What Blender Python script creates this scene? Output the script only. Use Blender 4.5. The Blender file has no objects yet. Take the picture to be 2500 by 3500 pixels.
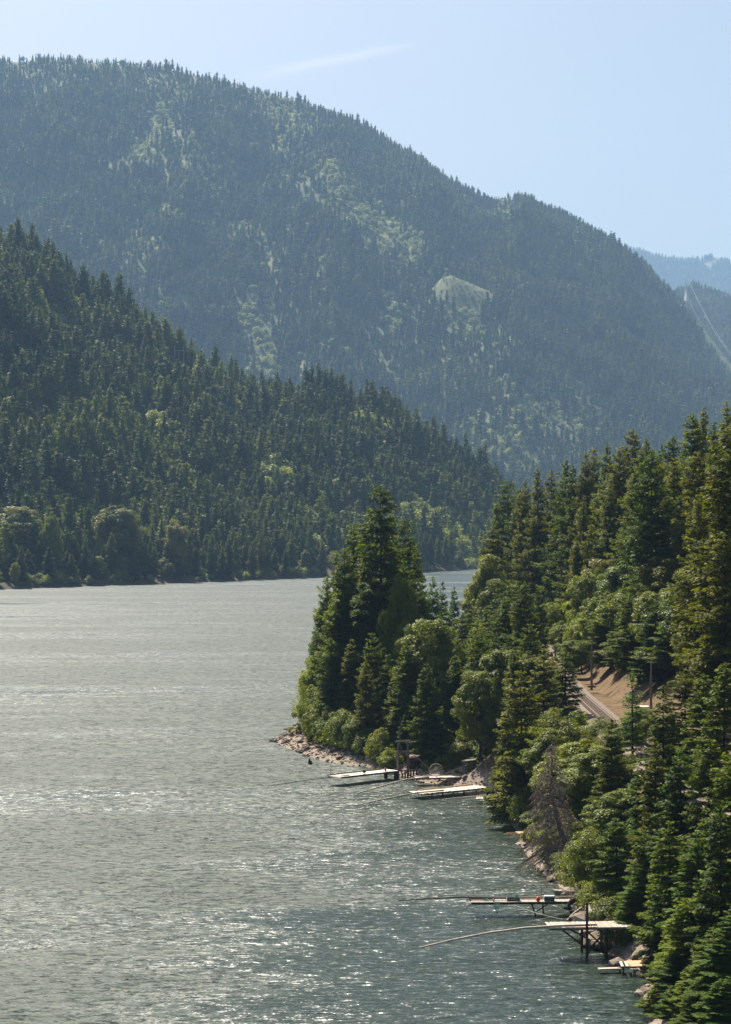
import bpy, math, random
import numpy as np
from mathutils import Vector, Matrix

R = math.radians
scene = bpy.context.scene
col = scene.collection

# ------------------------------------------------------------------ camera
H, F, YH, W0, H0 = 40.0, 7290.0, 1770.0, 2500.0, 3500.0   # eye height, focal length / horizon row in photo pixels
cam_d = bpy.data.cameras.new('camera')
cam = bpy.data.objects.new('camera', cam_d); col.objects.link(cam)
cam_d.sensor_fit = 'HORIZONTAL'; cam_d.sensor_width = 24.0
cam_d.lens = F / W0 * 24.0
cam_d.clip_start = 1.0; cam_d.clip_end = 40000.0
cam.location = (0, 0, H)
cam.rotation_euler = (R(90) + math.atan((YH - H0 / 2) / F), 0, 0)
scene.camera = cam

# ------------------------------------------------------------------ sky and sun
SUN_AZ, SUN_EL = R(-24), R(48.5)          # azimuth from +Y (view direction), negative = left
sdir = Vector((math.sin(SUN_AZ) * math.cos(SUN_EL), math.cos(SUN_AZ) * math.cos(SUN_EL), math.sin(SUN_EL)))
world = bpy.data.worlds.new('World'); scene.world = world; world.use_nodes = True
nt = world.node_tree; N = nt.nodes; LK = nt.links
bg = N['Background']
sky = N.new('ShaderNodeTexSky'); sky.sky_type = 'NISHITA'; sky.sun_disc = False
sky.sun_elevation = SUN_EL; sky.sun_rotation = SUN_AZ
sky.altitude = 50; sky.air_density = 1.0; sky.dust_density = 3.2; sky.ozone_density = 1.9
bg.inputs['Strength'].default_value = 0.0535
# a thin, torn contrail in the sky, laid out by direction
def wmath(op, a, b=None, c=None):
    n = N.new('ShaderNodeMath'); n.operation = op
    for i, v in enumerate((a, b, c)):
        if v is None: continue
        if isinstance(v, (int, float)): n.inputs[i].default_value = v
        else: LK.new(v, n.inputs[i])
    return n.outputs[0]
tc = N.new('ShaderNodeTexCoord'); sp = N.new('ShaderNodeSeparateXYZ'); LK.new(tc.outputs['Generated'], sp.inputs[0])
ysafe = wmath('MAXIMUM', sp.outputs[1], 0.05)
u = wmath('DIVIDE', sp.outputs[0], ysafe); v = wmath('DIVIDE', sp.outputs[2], ysafe)
ax, az, bx_, bz_ = -0.060, 0.2055, 0.032, 0.2245
ln = math.hypot(bx_ - ax, bz_ - az); tx, tz = (bx_ - ax) / ln, (bz_ - az) / ln
du = wmath('SUBTRACT', u, ax); dv = wmath('SUBTRACT', v, az)
al = wmath('DIVIDE', wmath('ADD', wmath('MULTIPLY', du, tx), wmath('MULTIPLY', dv, tz)), ln)
pe = wmath('SUBTRACT', wmath('MULTIPLY', dv, tx), wmath('MULTIPLY', du, tz))
wn = N.new('ShaderNodeTexNoise'); wn.inputs['Scale'].default_value = 60; wn.inputs['Detail'].default_value = 3
LK.new(tc.outputs['Generated'], wn.inputs['Vector'])
pe = wmath('ADD', pe, wmath('MULTIPLY', wmath('SUBTRACT', wn.outputs[0], 0.5), 0.0032))
wid = wmath('ADD', 0.0012, wmath('MULTIPLY', wmath('SUBTRACT', 1.0, al), 0.0016))
g = wmath('DIVIDE', pe, wid); g = wmath('POWER', 2.718, wmath('MULTIPLY', wmath('MULTIPLY', g, g), -1.0))
env = wmath('MULTIPLY', wmath('MINIMUM', wmath('MAXIMUM', wmath('MULTIPLY', al, 3.5), 0.0), 1.0),
            wmath('MINIMUM', wmath('MAXIMUM', wmath('MULTIPLY', wmath('SUBTRACT', 1.0, al), 3.0), 0.0), 1.0))
fwd = wmath('GREATER_THAN', sp.outputs[1], 0.1)
mask = wmath('MULTIPLY', wmath('MULTIPLY', wmath('MULTIPLY', g, env), fwd), 0.42)
mx = N.new('ShaderNodeMix'); mx.data_type = 'RGBA'
LK.new(mask, mx.inputs[0]); LK.new(sky.outputs[0], mx.inputs[6]); mx.inputs[7].default_value = (9.5, 9.6, 9.6, 1)
LK.new(mx.outputs[2], bg.inputs['Color'])

sun_d = bpy.data.lights.new('sun', 'SUN'); sun_d.energy = 5.0; sun_d.angle = R(0.53); sun_d.color = (1.0, 0.93, 0.80)
sun = bpy.data.objects.new('sun', sun_d); col.objects.link(sun)
sun.rotation_euler = (-sdir).to_track_quat('-Z', 'Y').to_euler(); sun.location = (-200, 100, 500)

vs = scene.view_settings
vs.view_transform = 'Standard'; vs.look = 'None'; vs.exposure = 1.12; vs.gamma = 1.0; vs.use_curve_mapping = False
cy = scene.cycles
cy.max_bounces = 6; cy.diffuse_bounces = 2; cy.glossy_bounces = 2; cy.transmission_bounces = 4
cy.transparent_max_bounces = 4; cy.volume_bounces = 1; cy.caustics_reflective = False; cy.caustics_refractive = False
cy.use_denoising = True
try: cy.denoiser = 'OPENIMAGEDENOISE'; cy.denoising_input_passes = 'RGB_ALBEDO_NORMAL'
except Exception: pass
cy.sample_clamp_indirect = 4.0

# ------------------------------------------------------------------ helpers
rng = np.random.default_rng(7)
random.seed(7)

def tag(o, label=None, cat=None, group=None, kind=None):
    if label: o['label'] = label
    if cat: o['category'] = cat
    if group: o['group'] = group
    if kind: o['kind'] = kind
    return o

def empty(name, loc=(0, 0, 0), rz=0, parent=None):
    o = bpy.data.objects.new(name, None); col.objects.link(o)
    o.location = loc; o.rotation_euler = (0, 0, rz); o.empty_display_size = 0.3
    if parent: o.parent = parent
    return o

def link(name, me, parent=None, loc=(0, 0, 0), rot=(0, 0, 0), scale=(1, 1, 1)):
    o = bpy.data.objects.new(name, me); col.objects.link(o)
    o.location = loc; o.rotation_euler = rot; o.scale = scale
    if parent: o.parent = parent
    return o

def np_mesh(name, verts, faces, mat=None, smooth=False):
    """verts (n,3), faces (m,k) int arrays"""
    verts = np.asarray(verts, np.float32); faces = np.asarray(faces, np.int32)
    me = bpy.data.meshes.new(name)
    me.vertices.add(len(verts)); me.vertices.foreach_set('co', verts.ravel())
    m, k = faces.shape
    me.loops.add(m * k); me.loops.foreach_set('vertex_index', faces.ravel())
    me.polygons.add(m)
    me.polygons.foreach_set('loop_start', np.arange(0, m * k, k, dtype=np.int32))
    try: me.polygons.foreach_set('loop_total', np.full(m, k, np.int32))
    except Exception: pass
    me.update(calc_edges=True); me.validate()
    if smooth: me.polygons.foreach_set('use_smooth', np.ones(m, bool))
    if mat: me.materials.append(mat)
    return me

class B:
    """collects small shapes into one mesh"""
    def __init__(s): s.v = []; s.f = []
    def box(s, c, d, rot=None, top=1.0):
        hx, hy, hz = d[0] / 2, d[1] / 2, d[2] / 2
        M = rot if rot is not None else Matrix.Identity(3)
        b = len(s.v)
        for z in (-hz, hz):
            k = top if z > 0 else 1.0
            for x, y in ((-hx, -hy), (hx, -hy), (hx, hy), (-hx, hy)):
                s.v.append(tuple(M @ Vector((x * k, y * k, z)) + Vector(c)))
        for f in ((0, 3, 2, 1), (4, 5, 6, 7), (0, 1, 5, 4), (1, 2, 6, 5), (2, 3, 7, 6), (3, 0, 4, 7)):
            s.f.append(tuple(b + i for i in f))
        return s
    def beam(s, a, b_, w, h):
        a, b_ = Vector(a), Vector(b_); d = b_ - a
        q = d.to_track_quat('X', 'Z').to_matrix()
        return s.box((a + b_) / 2, (d.length, w, h), q)
    def tube(s, pts, rad, n=6, cap=True):
        pts = [Vector(p) for p in pts]
        if isinstance(rad, (int, float)): rad = [rad] * len(pts)
        b = len(s.v); up = Vector((0.03, 0.05, 1))
        for i, p in enumerate(pts):
            d = (pts[min(i + 1, len(pts) - 1)] - pts[max(i - 1, 0)]).normalized()
            ref = up if abs(d.dot(up.normalized())) < 0.95 else Vector((1, 0, 0))
            x = d.cross(ref).normalized(); y = d.cross(x)
            for k in range(n):
                a = 2 * math.pi * k / n
                s.v.append(tuple(p + (x * math.cos(a) + y * math.sin(a)) * rad[i]))
        for i in range(len(pts) - 1):
            for k in range(n):
                k2 = (k + 1) % n
                s.f.append((b + i * n + k, b + i * n + k2, b + (i + 1) * n + k2, b + (i + 1) * n + k))
        if cap:
            s.f.append(tuple(b + k for k in range(n)))
            s.f.append(tuple(b + (len(pts) - 1) * n + k for k in reversed(range(n))))
        return s
    def mesh(s, name, mat):
        me = bpy.data.meshes.new(name); me.from_pydata(s.v, [], s.f); me.update()
        if mat: me.materials.append(mat)
        return me
    def build(s, name, mat, parent=None, loc=(0, 0, 0), rot=(0, 0, 0)):
        return link(name, s.mesh(name, mat), parent, loc, rot)

# value noise
def _hash(ix, iy, seed):
    n = (ix.astype(np.int64) * 374761393 + iy.astype(np.int64) * 668265263 + seed * 982451653) & 0x7fffffff
    n = (n ^ (n >> 13)) * 1274126177 & 0x7fffffff
    n = (n ^ (n >> 16)) & 0x7fffffff
    return n / 0x7fffffff
def vnoise(x, y, seed=0):
    x = np.asarray(x, float); y = np.asarray(y, float)
    ix = np.floor(x); iy = np.floor(y); fx = x - ix; fy = y - iy
    fx = fx * fx * (3 - 2 * fx); fy = fy * fy * (3 - 2 * fy)
    a = _hash(ix, iy, seed); b = _hash(ix + 1, iy, seed); c = _hash(ix, iy + 1, seed); d = _hash(ix + 1, iy + 1, seed)
    return (a + (b - a) * fx) * (1 - fy) + (c + (d - c) * fx) * fy
def fbm(x, y, seed=0, octv=4):
    t = 0; a = 1; s = 0
    for i in range(octv):
        t = t + a * vnoise(x * 2 ** i, y * 2 ** i, seed + i * 17); s += a; a *= 0.5
    return t / s - 0.5

def project(X, Y, Z):
    return W0 / 2 + X / Y * F, YH - (Z - H) / Y * F
def unproj(px, py, z):
    d = (H - z) * F / (py - YH)
    return (px - W0 / 2) * d / F, d
def at(px, py, Y):
    """the point of a photo pixel at depth Y"""
    return Vector(((px - W0 / 2) * Y / F, Y, H - (py - YH) * Y / F))

# ------------------------------------------------------------------ materials
def newmat(name):
    m = bpy.data.materials.new(name); m.use_nodes = True
    return m, m.node_tree, m.node_tree.nodes['Principled BSDF']
def mnode(t, kind, **kw):
    n = t.nodes.new(kind)
    for k, v in kw.items(): setattr(n, k, v)
    return n
def mmath(t, op, a, b=None, c=None):
    n = t.nodes.new('ShaderNodeMath'); n.operation = op
    for i, v in enumerate((a, b, c)):
        if v is None: continue
        if isinstance(v, (int, float)): n.inputs[i].default_value = v
        else: t.links.new(v, n.inputs[i])
    return n.outputs[0]
def ramp(t, fac, stops):
    r = t.nodes.new('ShaderNodeValToRGB'); e = r.color_ramp.elements
    while len(e) < len(stops): e.new(0.5)
    for i, (p, c) in enumerate(stops): e[i].position = p; e[i].color = (*c, 1)
    t.links.new(fac, r.inputs[0]); return r.outputs[0]
def noise(t, scale, detail=4, coord=None, rough=0.55, vec=None):
    n = t.nodes.new('ShaderNodeTexNoise'); n.inputs['Scale'].default_value = scale
    n.inputs['Detail'].default_value = detail; n.inputs['Roughness'].default_value = rough
    if vec is not None: t.links.new(vec, n.inputs['Vector'])
    else:
        g = t.nodes.new('ShaderNodeNewGeometry' if coord == 'pos' else 'ShaderNodeTexCoord')
        t.links.new(g.outputs['Position' if coord == 'pos' else 'Object'], n.inputs['Vector'])
    return n

def surface_mat(name, stops, scale, rough=0.9, coord='obj', bump=0.3, bscale=None, detail=5, stretch=None, wet=False):
    m, t, p = newmat(name)
    vec = None
    if stretch:
        tc_ = t.nodes.new('ShaderNodeTexCoord'); mp = t.nodes.new('ShaderNodeMapping')
        mp.inputs['Scale'].default_value = stretch
        t.links.new(tc_.outputs['Object'], mp.inputs[0]); vec = mp.outputs[0]
    n = noise(t, scale, detail, coord, 0.65, vec)
    oi = t.nodes.new('ShaderNodeObjectInfo')
    f = mmath(t, 'ADD', n.outputs[0], mmath(t, 'MULTIPLY', mmath(t, 'SUBTRACT', oi.outputs['Random'], 0.5), 0.22))
    colr = ramp(t, f, stops)
    if wet:
        gw = t.nodes.new('ShaderNodeNewGeometry'); sw = t.nodes.new('ShaderNodeSeparateXYZ'); t.links.new(gw.outputs['Position'], sw.inputs[0])
        mw = mnode(t, 'ShaderNodeMapRange', interpolation_type='SMOOTHSTEP'); t.links.new(sw.outputs[2], mw.inputs[0]); mw.inputs[1].default_value = 0.12; mw.inputs[2].default_value = 0.42
        md_ = mnode(t, 'ShaderNodeMix', data_type='RGBA'); t.links.new(mw.outputs[0], md_.inputs[0]); md_.inputs[6].default_value = (0.045, 0.037, 0.028, 1); t.links.new(colr, md_.inputs[7]); colr = md_.outputs[2]
    t.links.new(colr, p.inputs['Base Color'])
    p.inputs['Roughness'].default_value = rough; p.inputs['Specular IOR Level'].default_value = 0.25
    if bump:
        b = t.nodes.new('ShaderNodeBump'); b.inputs['Strength'].default_value = bump; b.inputs['Distance'].default_value = 0.1
        n2 = noise(t, bscale or scale * 3, 4, coord, 0.6, vec)
        t.links.new(n2.outputs[0], b.inputs['Height']); t.links.new(b.outputs[0], p.inputs['Normal'])
    return m

def leaf_mat(name, base, base2, trans_col, trans=0.35, rough=0.5, spec=0.3, vary=0.5, stands=0):
    m, t, p = newmat(name)
    geo = t.nodes.new('ShaderNodeNewGeometry'); oi = t.nodes.new('ShaderNodeObjectInfo')
    f = mmath(t, 'ADD', mmath(t, 'MULTIPLY', geo.outputs['Random Per Island'], vary),
              mmath(t, 'MULTIPLY', oi.outputs['Random'], 1.0 - vary))
    mix = mnode(t, 'ShaderNodeMix', data_type='RGBA'); t.links.new(f, mix.inputs[0])
    mix.inputs[6].default_value = (*base, 1); mix.inputs[7].default_value = (*base2, 1)
    src = mix.outputs[2]
    if stands:
        ns_ = noise(t, stands, 4, 'pos', 0.6)
        st_ = ramp(t, ns_.outputs[0], [(0.36, (0.42, 0.55, 0.65)), (0.5, (0.95, 0.95, 0.95)), (0.64, (1.7, 1.55, 1.2))])
        m0 = mnode(t, 'ShaderNodeMix', data_type='RGBA', blend_type='MULTIPLY'); m0.inputs[0].default_value = 1
        t.links.new(src, m0.inputs[6]); t.links.new(st_, m0.inputs[7]); src = m0.outputs[2]
    mul = mnode(t, 'ShaderNodeMix', data_type='RGBA', blend_type='MULTIPLY'); mul.inputs[0].default_value = 1
    t.links.new(src, mul.inputs[6]); t.links.new(oi.outputs['Color'], mul.inputs[7])
    t.links.new(mul.outputs[2], p.inputs['Base Color'])
    p.inputs['Roughness'].default_value = rough; p.inputs['Specular IOR Level'].default_value = spec
    tr = t.nodes.new('ShaderNodeBsdfTranslucent')
    mul2 = mnode(t, 'ShaderNodeMix', data_type='RGBA', blend_type='MULTIPLY'); mul2.inputs[0].default_value = 1
    t.links.new(mul.outputs[2], mul2.inputs[6]); mul2.inputs[7].default_value = (*trans_col, 1)
    t.links.new(mul2.outputs[2], tr.inputs[0])
    ms = t.nodes.new('ShaderNodeMixShader'); ms.inputs[0].default_value = trans
    t.links.new(p.outputs[0], ms.inputs[1]); t.links.new(tr.outputs[0], ms.inputs[2])
    t.links.new(ms.outputs[0], t.nodes['Material Output'].inputs['Surface'])
    return m

M = {}
M['needle'] = leaf_mat('fir needles', (0.036, 0.058, 0.007), (0.150, 0.178, 0.016), (1.6, 1.6, 0.5), 0.38, 0.6, 0.10)
M['needle_far'] = leaf_mat('far fir needles', (0.014, 0.034, 0.008), (0.125, 0.155, 0.030), (1.5, 1.5, 0.6), 0.30, 0.6, 0.08, 0.35, 0.008)
M['leaf'] = leaf_mat('maple leaves', (0.070, 0.095, 0.009), (0.205, 0.215, 0.028), (1.6, 1.6, 0.45), 0.40, 0.45, 0.14)
M['leaf_far'] = leaf_mat('far broad leaves', (0.130, 0.175, 0.040), (0.380, 0.410, 0.115), (1.4, 1.4, 0.6), 0.38, 0.5, 0.12, 0.35)
M['bark'] = surface_mat('bark', [(0.3, (0.022, 0.017, 0.012)), (0.7, (0.075, 0.06, 0.045))], 1.2, 0.95, bump=0.5)
M['dead'] = surface_mat('dead grey wood', [(0.3, (0.17, 0.125, 0.095)), (0.7, (0.36, 0.285, 0.225))], 1.5, 0.95, bump=0.3)
M['rock'] = surface_mat('shore stone', [(0.25, (0.08, 0.06, 0.043)), (0.5, (0.21, 0.16, 0.12)), (0.75, (0.36, 0.29, 0.225))], 1.6, 0.9, bump=0.6, wet=True)
M['plank'] = surface_mat('weathered plank', [(0.3, (0.30, 0.25, 0.20)), (0.7, (0.58, 0.51, 0.43))], 2.5, 0.85, bump=0.2, stretch=(6, 0.7, 6))
M['pale_plank'] = surface_mat('pale sunbleached plank', [(0.3, (0.50, 0.42, 0.34)), (0.7, (0.74, 0.66, 0.56))], 2.5, 0.85, bump=0.2, stretch=(6, 0.7, 6))
M['new_wood'] = surface_mat('orange new timber', [(0.3, (0.42, 0.23, 0.12)), (0.7, (0.62, 0.42, 0.26))], 2.0, 0.8, bump=0.15)
M['dark_wood'] = surface_mat('dark wet timber', [(0.3, (0.022, 0.016, 0.011)), (0.7, (0.075, 0.055, 0.038))], 2.0, 0.85, bump=0.3)
M['grey_wood'] = surface_mat('grey timber', [(0.3, (0.10, 0.085, 0.07)), (0.7, (0.24, 0.20, 0.165))], 2.0, 0.9, bump=0.3)
M['pole_wood'] = surface_mat('peeled pole wood', [(0.3, (0.42, 0.33, 0.24)), (0.7, (0.68, 0.58, 0.46))], 1.5, 0.8, bump=0.1)

def plain(name, c, rough=0.6, metal=0.0):
    m, t, p = newmat(name)
    n = noise(t, 3.0, 4)
    t.links.new(ramp(t, n.outputs[0], [(0.3, tuple(x * 0.75 for x in c)), (0.7, tuple(min(1, x * 1.15) for x in c))]), p.inputs['Base Color'])
    p.inputs['Roughness'].default_value = rough; p.inputs['Metallic'].default_value = metal
    return m
M['net'] = plain('net cord', (0.42, 0.42, 0.33), 0.9)
M['green_net'] = plain('green net cord', (0.16, 0.42, 0.32), 0.9)
M['rope'] = plain('pale rope', (0.42, 0.40, 0.34), 0.9)
M['orange_rope'] = plain('orange rope', (0.75, 0.30, 0.07), 0.8)
M['orange'] = plain('orange plastic', (0.85, 0.10, 0.015), 0.45)
M['cooler'] = plain('slate blue plastic', (0.075, 0.095, 0.13), 0.5)
M['white'] = plain('white plastic', (0.78, 0.78, 0.76), 0.5)
M['tan'] = plain('tan painted steel', (0.42, 0.34, 0.26), 0.6)
M['steel'] = plain('galvanised steel', (0.42, 0.43, 0.44), 0.45, 0.6)
M['rail'] = plain('rusty rail', (0.20, 0.115, 0.08), 0.6, 0.0)
M['rust'] = plain('rusty roof tin', (0.20, 0.10, 0.07), 0.8)
M['wire'] = plain('aluminium cable', (0.30, 0.30, 0.30), 0.6, 0.0)
M['hframe'] = plain('grey pole timber', (0.38, 0.35, 0.33), 0.8)
M['red'] = plain('red paint', (0.6, 0.03, 0.04), 0.6)

# water: slopes of the chop come straight from noise, gusts vary how rough it is
def water_mat():
    m, t, p = newmat('river water')
    g = t.nodes.new('ShaderNodeNewGeometry')
    def nz(scale, detail, sc=(1, 1, 1), rot=0.0, rough=0.55, off=0.0):
        mp = t.nodes.new('ShaderNodeMapping'); mp.inputs['Scale'].default_value = sc
        mp.inputs['Rotation'].default_value = (0, 0, rot); mp.inputs['Location'].default_value = (off, off * 0.7, off * 0.3)
        t.links.new(g.outputs['Position'], mp.inputs[0])
        return noise(t, scale, detail, rough=rough, vec=mp.outputs[0])
    gust = nz(0.011, 3, (0.45, 1.35, 1), R(8), 0.6, 13)
    gust2 = nz(0.06, 2, (0.5, 1.6, 1), R(8), 0.5, 51)
    gv = mmath(t, 'ADD', mmath(t, 'MULTIPLY', gust.outputs[0], 0.75), mmath(t, 'MULTIPLY', gust2.outputs[0], 0.25))
    # the wooded point shelters the water along the right shore from the wind
    sxy = t.nodes.new('ShaderNodeSeparateXYZ'); t.links.new(g.outputs['Position'], sxy.inputs[0])
    lee = mnode(t, 'ShaderNodeMapRange', interpolation_type='SMOOTHSTEP')
    t.links.new(mmath(t, 'SUBTRACT', sxy.outputs[0], mmath(t, 'MULTIPLY', sxy.outputs[1], 0.035)), lee.inputs[0])
    lee.inputs[1].default_value = -34; lee.inputs[2].default_value = 6; lee.inputs[3].default_value = 0.045; lee.inputs[4].default_value = -0.14
    gv = mmath(t, 'ADD', gv, lee.outputs[0])
    mr = t.nodes.new('ShaderNodeMapRange'); t.links.new(gv, mr.inputs[0])
    mr.inputs[1].default_value = 0.32; mr.inputs[2].default_value = 0.58; mr.inputs[3].default_value = 0.55; mr.inputs[4].default_value = 1.12
    mr.interpolation_type = 'SMOOTHSTEP'
    def slope(n, amp):
        s = mnode(t, 'ShaderNodeVectorMath', operation='SUBTRACT'); t.links.new(n.outputs['Color'], s.inputs[0]); s.inputs[1].default_value = (0.5, 0.5, 0.5)
        k = mnode(t, 'ShaderNodeVectorMath', operation='SCALE'); t.links.new(s.outputs[0], k.inputs[0]); k.inputs['Scale'].default_value = amp
        return k.outputs[0]
    a = slope(nz(1.5, 2.5, (0.50, 1.0, 1), R(10), 0.62, 3), 2.3)
    b = slope(nz(5.0, 1.5, (0.6, 1.0, 1), R(-8), 0.6, 7), 1.8)
    c = slope(nz(0.26, 1.0, (0.5, 1.0, 1), R(15), 0.5, 31), 0.35)
    mr2 = t.nodes.new('ShaderNodeMapRange'); t.links.new(gv, mr2.inputs[0]); mr2.interpolation_type = 'SMOOTHSTEP'
    mr2.inputs[1].default_value = 0.34; mr2.inputs[2].default_value = 0.57; mr2.inputs[3].default_value = 0.29; mr2.inputs[4].default_value = 0.62
    t.links.new(mr2.outputs[0], p.inputs['Roughness'])
    s1 = mnode(t, 'ShaderNodeVectorMath', operation='ADD'); t.links.new(a, s1.inputs[0]); t.links.new(b, s1.inputs[1])
    s2 = mnode(t, 'ShaderNodeVectorMath', operation='ADD'); t.links.new(s1.outputs[0], s2.inputs[0]); t.links.new(c, s2.inputs[1])
    k = mnode(t, 'ShaderNodeVectorMath', operation='SCALE'); t.links.new(s2.outputs[0], k.inputs[0]); t.links.new(mr.outputs[0], k.inputs['Scale'])
    sx = t.nodes.new('ShaderNodeSeparateXYZ'); t.links.new(k.outputs[0], sx.inputs[0])
    cb = t.nodes.new('ShaderNodeCombineXYZ'); t.links.new(sx.outputs[0], cb.inputs[0]); t.links.new(sx.outputs[1], cb.inputs[1]); cb.inputs[2].default_value = 1
    nm = mnode(t, 'ShaderNodeVectorMath', operation='NORMALIZE'); t.links.new(cb.outputs[0], nm.inputs[0])
    t.links.new(nm.outputs[0], p.inputs['Normal'])
    p.inputs['Base Color'].default_value = (0.011, 0.025, 0.015, 1)
    p.inputs['IOR'].default_value = 1.333; p.inputs['Specular IOR Level'].default_value = 0.5
    return m
M['water'] = water_mat()

# ------------------------------------------------------------------ terrain functions
SHORE = np.array([(27, 20), (26, 60), (25, 120), (22.6, 160), (23.2, 176), (25.0, 187), (22.9, 195), (22.4, 205), (21.6, 214), (22.2, 222), (20.8, 235),
                  (19.8, 247), (19.0, 262), (20.0, 280), (20.5, 298), (18.5, 311), (14.5, 317.5), (8.5, 321.5), (5.5, 329), (0.5, 341), (-6.5, 350), (-10.2, 360),
                  (-14, 372), (-16.6, 383), (-15, 396), (-12.6, 415), (-13.0, 430), (-10, 446), (0, 470), (14, 505), (27, 560), (33, 620), (40, 760),
                  (48, 900), (56, 1070), (75, 1180), (120, 1280), (260, 1380)], float)
def seg_dist(X, Y, P):
    X = np.asarray(X, float); Y = np.asarray(Y, float); best = np.full(X.shape, 1e9)
    for (x0, y0), (x1, y1) in zip(P[:-1], P[1:]):
        dx, dy = x1 - x0, y1 - y0
        t = np.clip(((X - x0) * dx + (Y - y0) * dy) / (dx * dx + dy * dy), 0, 1)
        best = np.minimum(best, np.hypot(X - x0 - t * dx, Y - y0 - t * dy))
    return best
def shore_s(X, Y):
    d = seg_dist(X, Y, SHORE)
    return np.where(np.asarray(X) > np.interp(Y, SHORE[:, 1], SHORE[:, 0]), d, -d)
def track_x(Y): return np.interp(Y, [0, 265, 340, 420, 520, 700, 1080, 1300], [33, 33, 33.5, 36, 43, 58, 92, 140])
TZ = 12.0
def h_right(X, Y):
    X = np.asarray(X, float); Y = np.asarray(Y, float)
    s = shore_s(X, Y); xt = track_x(Y)
    low = np.where(s < 0, np.maximum(0.28 * s, -4), np.where(s < 3, 0.38 * s, np.minimum(1.14 + 0.22 * (s - 3), 5.0)))
    left = np.maximum(low, np.minimum(TZ - 0.75 * np.maximum(xt - 4 - X, 0), 0.95 * s + 0.3))
    left = np.where(s < 0, low, left)
    dx = np.maximum(X - xt - 4.5, 0)
    right = TZ + 0.85 * np.minimum(dx, 9) + 0.46 * np.clip(dx - 9, 0, 60) + 0.25 * np.maximum(dx - 69, 0)
    h = np.where(X > xt + 4.5, right, left)
    bump = fbm(X / 9, Y / 9, 3, 4) * np.where(s < 0, 0.3, np.clip(s * 0.25, 0.3, 1.6)) + fbm(X / 2.2, Y / 2.2, 9, 3) * 0.35
    flat = np.clip((np.abs(X - xt) - 3.0) / 3.0, 0, 1)
    return h + bump * flat

LSHORE = np.array([(-900, 240), (-400, 925), (-204, 1190), (-33, 1422), (67, 1620), (120, 1700), (260, 1790), (500, 1850), (1200, 1950)], float)
LRIDGE = np.array([(-200, 700), (0, 775), (150, 800), (330, 965), (560, 1085), (800, 1215), (850, 1268), (930, 1270), (1100, 1292), (1340, 1345), (1480, 1425),
                   (1630, 1550), (1725, 1665), (1850, 1735), (2500, 1800)], float)
LY = 2000.0
def h_left(X, Y):
    X = np.asarray(X, float); Y = np.asarray(Y, float)
    d = seg_dist(X, Y, LSHORE); ys = np.interp(X, LSHORE[:, 0], LSHORE[:, 1])
    s = np.where(Y > ys, d, -d)
    px = W0 / 2 + X / LY * F
    zr = H + (YH - np.interp(px, LRIDGE[:, 0], LRIDGE[:, 1])) * LY / F - 20
    t = np.clip((Y - ys - 25) / np.maximum(LY - ys - 25, 50), 0, 3)
    up = np.where(t < 1, t ** 1.1, np.maximum(1 - (t - 1) * 1.3, -0.2))
    bank = np.where(s < 0, np.maximum(s * 0.3, -4), 4.0 * np.clip(s / 9, 0, 1) ** 0.8)
    rough = np.clip(s / 120, 0, 1)
    h = bank + np.maximum(zr - 8, 4) * up + ((.13 - np.abs(fbm((X + .35 * Y) / 150, Y / 420, 21, 3))) * 110 + fbm(X / 90, Y / 140, 23, 3) * 40) * rough * np.where(t < 1, np.clip((1.0 - t) * 3.5, 0, 1), .2) + fbm(X / 25, Y / 25, 5, 3) * 5 * rough
    h = h + np.where(s > 0, fbm(X / 7, Y / 7, 8, 3) * 2.0, 0)
    return np.where(s < 0, bank, np.maximum(h, bank * 0.8))

MRIDGE = np.array([(-700, 330), (-200, 200), (0, 178), (250, 176), (450, 190), (600, 208), (750, 250), (900, 288), (1060, 330), (1200, 385), (1300, 435), (1400, 492),
                   (1550, 600), (1640, 650), (1720, 662), (1800, 650), (1880, 690), (2000, 745), (2150, 838), (2220, 885), (2265, 955), (2330, 1005),
                   (2400, 1090), (2500, 1230), (2700, 1400), (3200, 1600)], float)
MK = 1.4            # how much farther the mountain stands than its first layout
MY, MF = 4300.0, 2600.0
# spurs: (x px at ridge, x px low down, height, width m)
SPURS = [(250, 120, 55, 120), (700, 560, 70, 110), (1180, 1130, 90, 130), (1430, 1560, 60, 90), (1800, 1760, 85, 110), (2080, 2150, 60, 90), (-100, -200, 60, 120)]
def h_mount(X, Y):
    X = np.asarray(X, float) / MK; Y = np.asarray(Y, float) / MK
    px = W0 / 2 + X / MY * F
    zr = H + (YH + 16 - np.interp(px, MRIDGE[:, 0], MRIDGE[:, 1])) * MY / F - 26
    t = (Y - MF) / (MY - MF)
    up = np.where(t < 1, np.clip(t, 0, 1) ** 1.08, 1 - (t - 1) * 1.2)
    h = 15 + (zr - 15) * up
    fade = np.clip(t, 0, 1) ** 0.5 * np.clip((1.0 - t) * 3.2, 0, 1)
    sp = 0
    for xr, xl, a, w in SPURS:
        X1 = (xr - W0 / 2) / F * MY; X0 = (xl - W0 / 2) / F * (MF + 500)
        xc = X0 + (X1 - X0) * np.clip((t - 0.3) / 0.7, -0.5, 1)
        sp = sp + a * np.exp(-np.abs(X - xc) / w)
    n = (0.5 - np.abs(fbm(X / 260, Y / 600, 41, 4)) * 2.2)
    h = h + fade * (1.5 * sp - 70 + n * 75 + fbm(X / 70, Y / 110, 47, 3) * 40)
    # the bare knob low on the face
    K = KNOB
    h = h + 34 * np.exp(-(((X - K[0]) / 46) ** 2 + ((Y - K[1]) / 55) ** 2) ** 1.4)
    return H + (h - H) * MK
KNOB = ((1585 - W0 / 2) / F * 3330.0, 3330.0)

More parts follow.
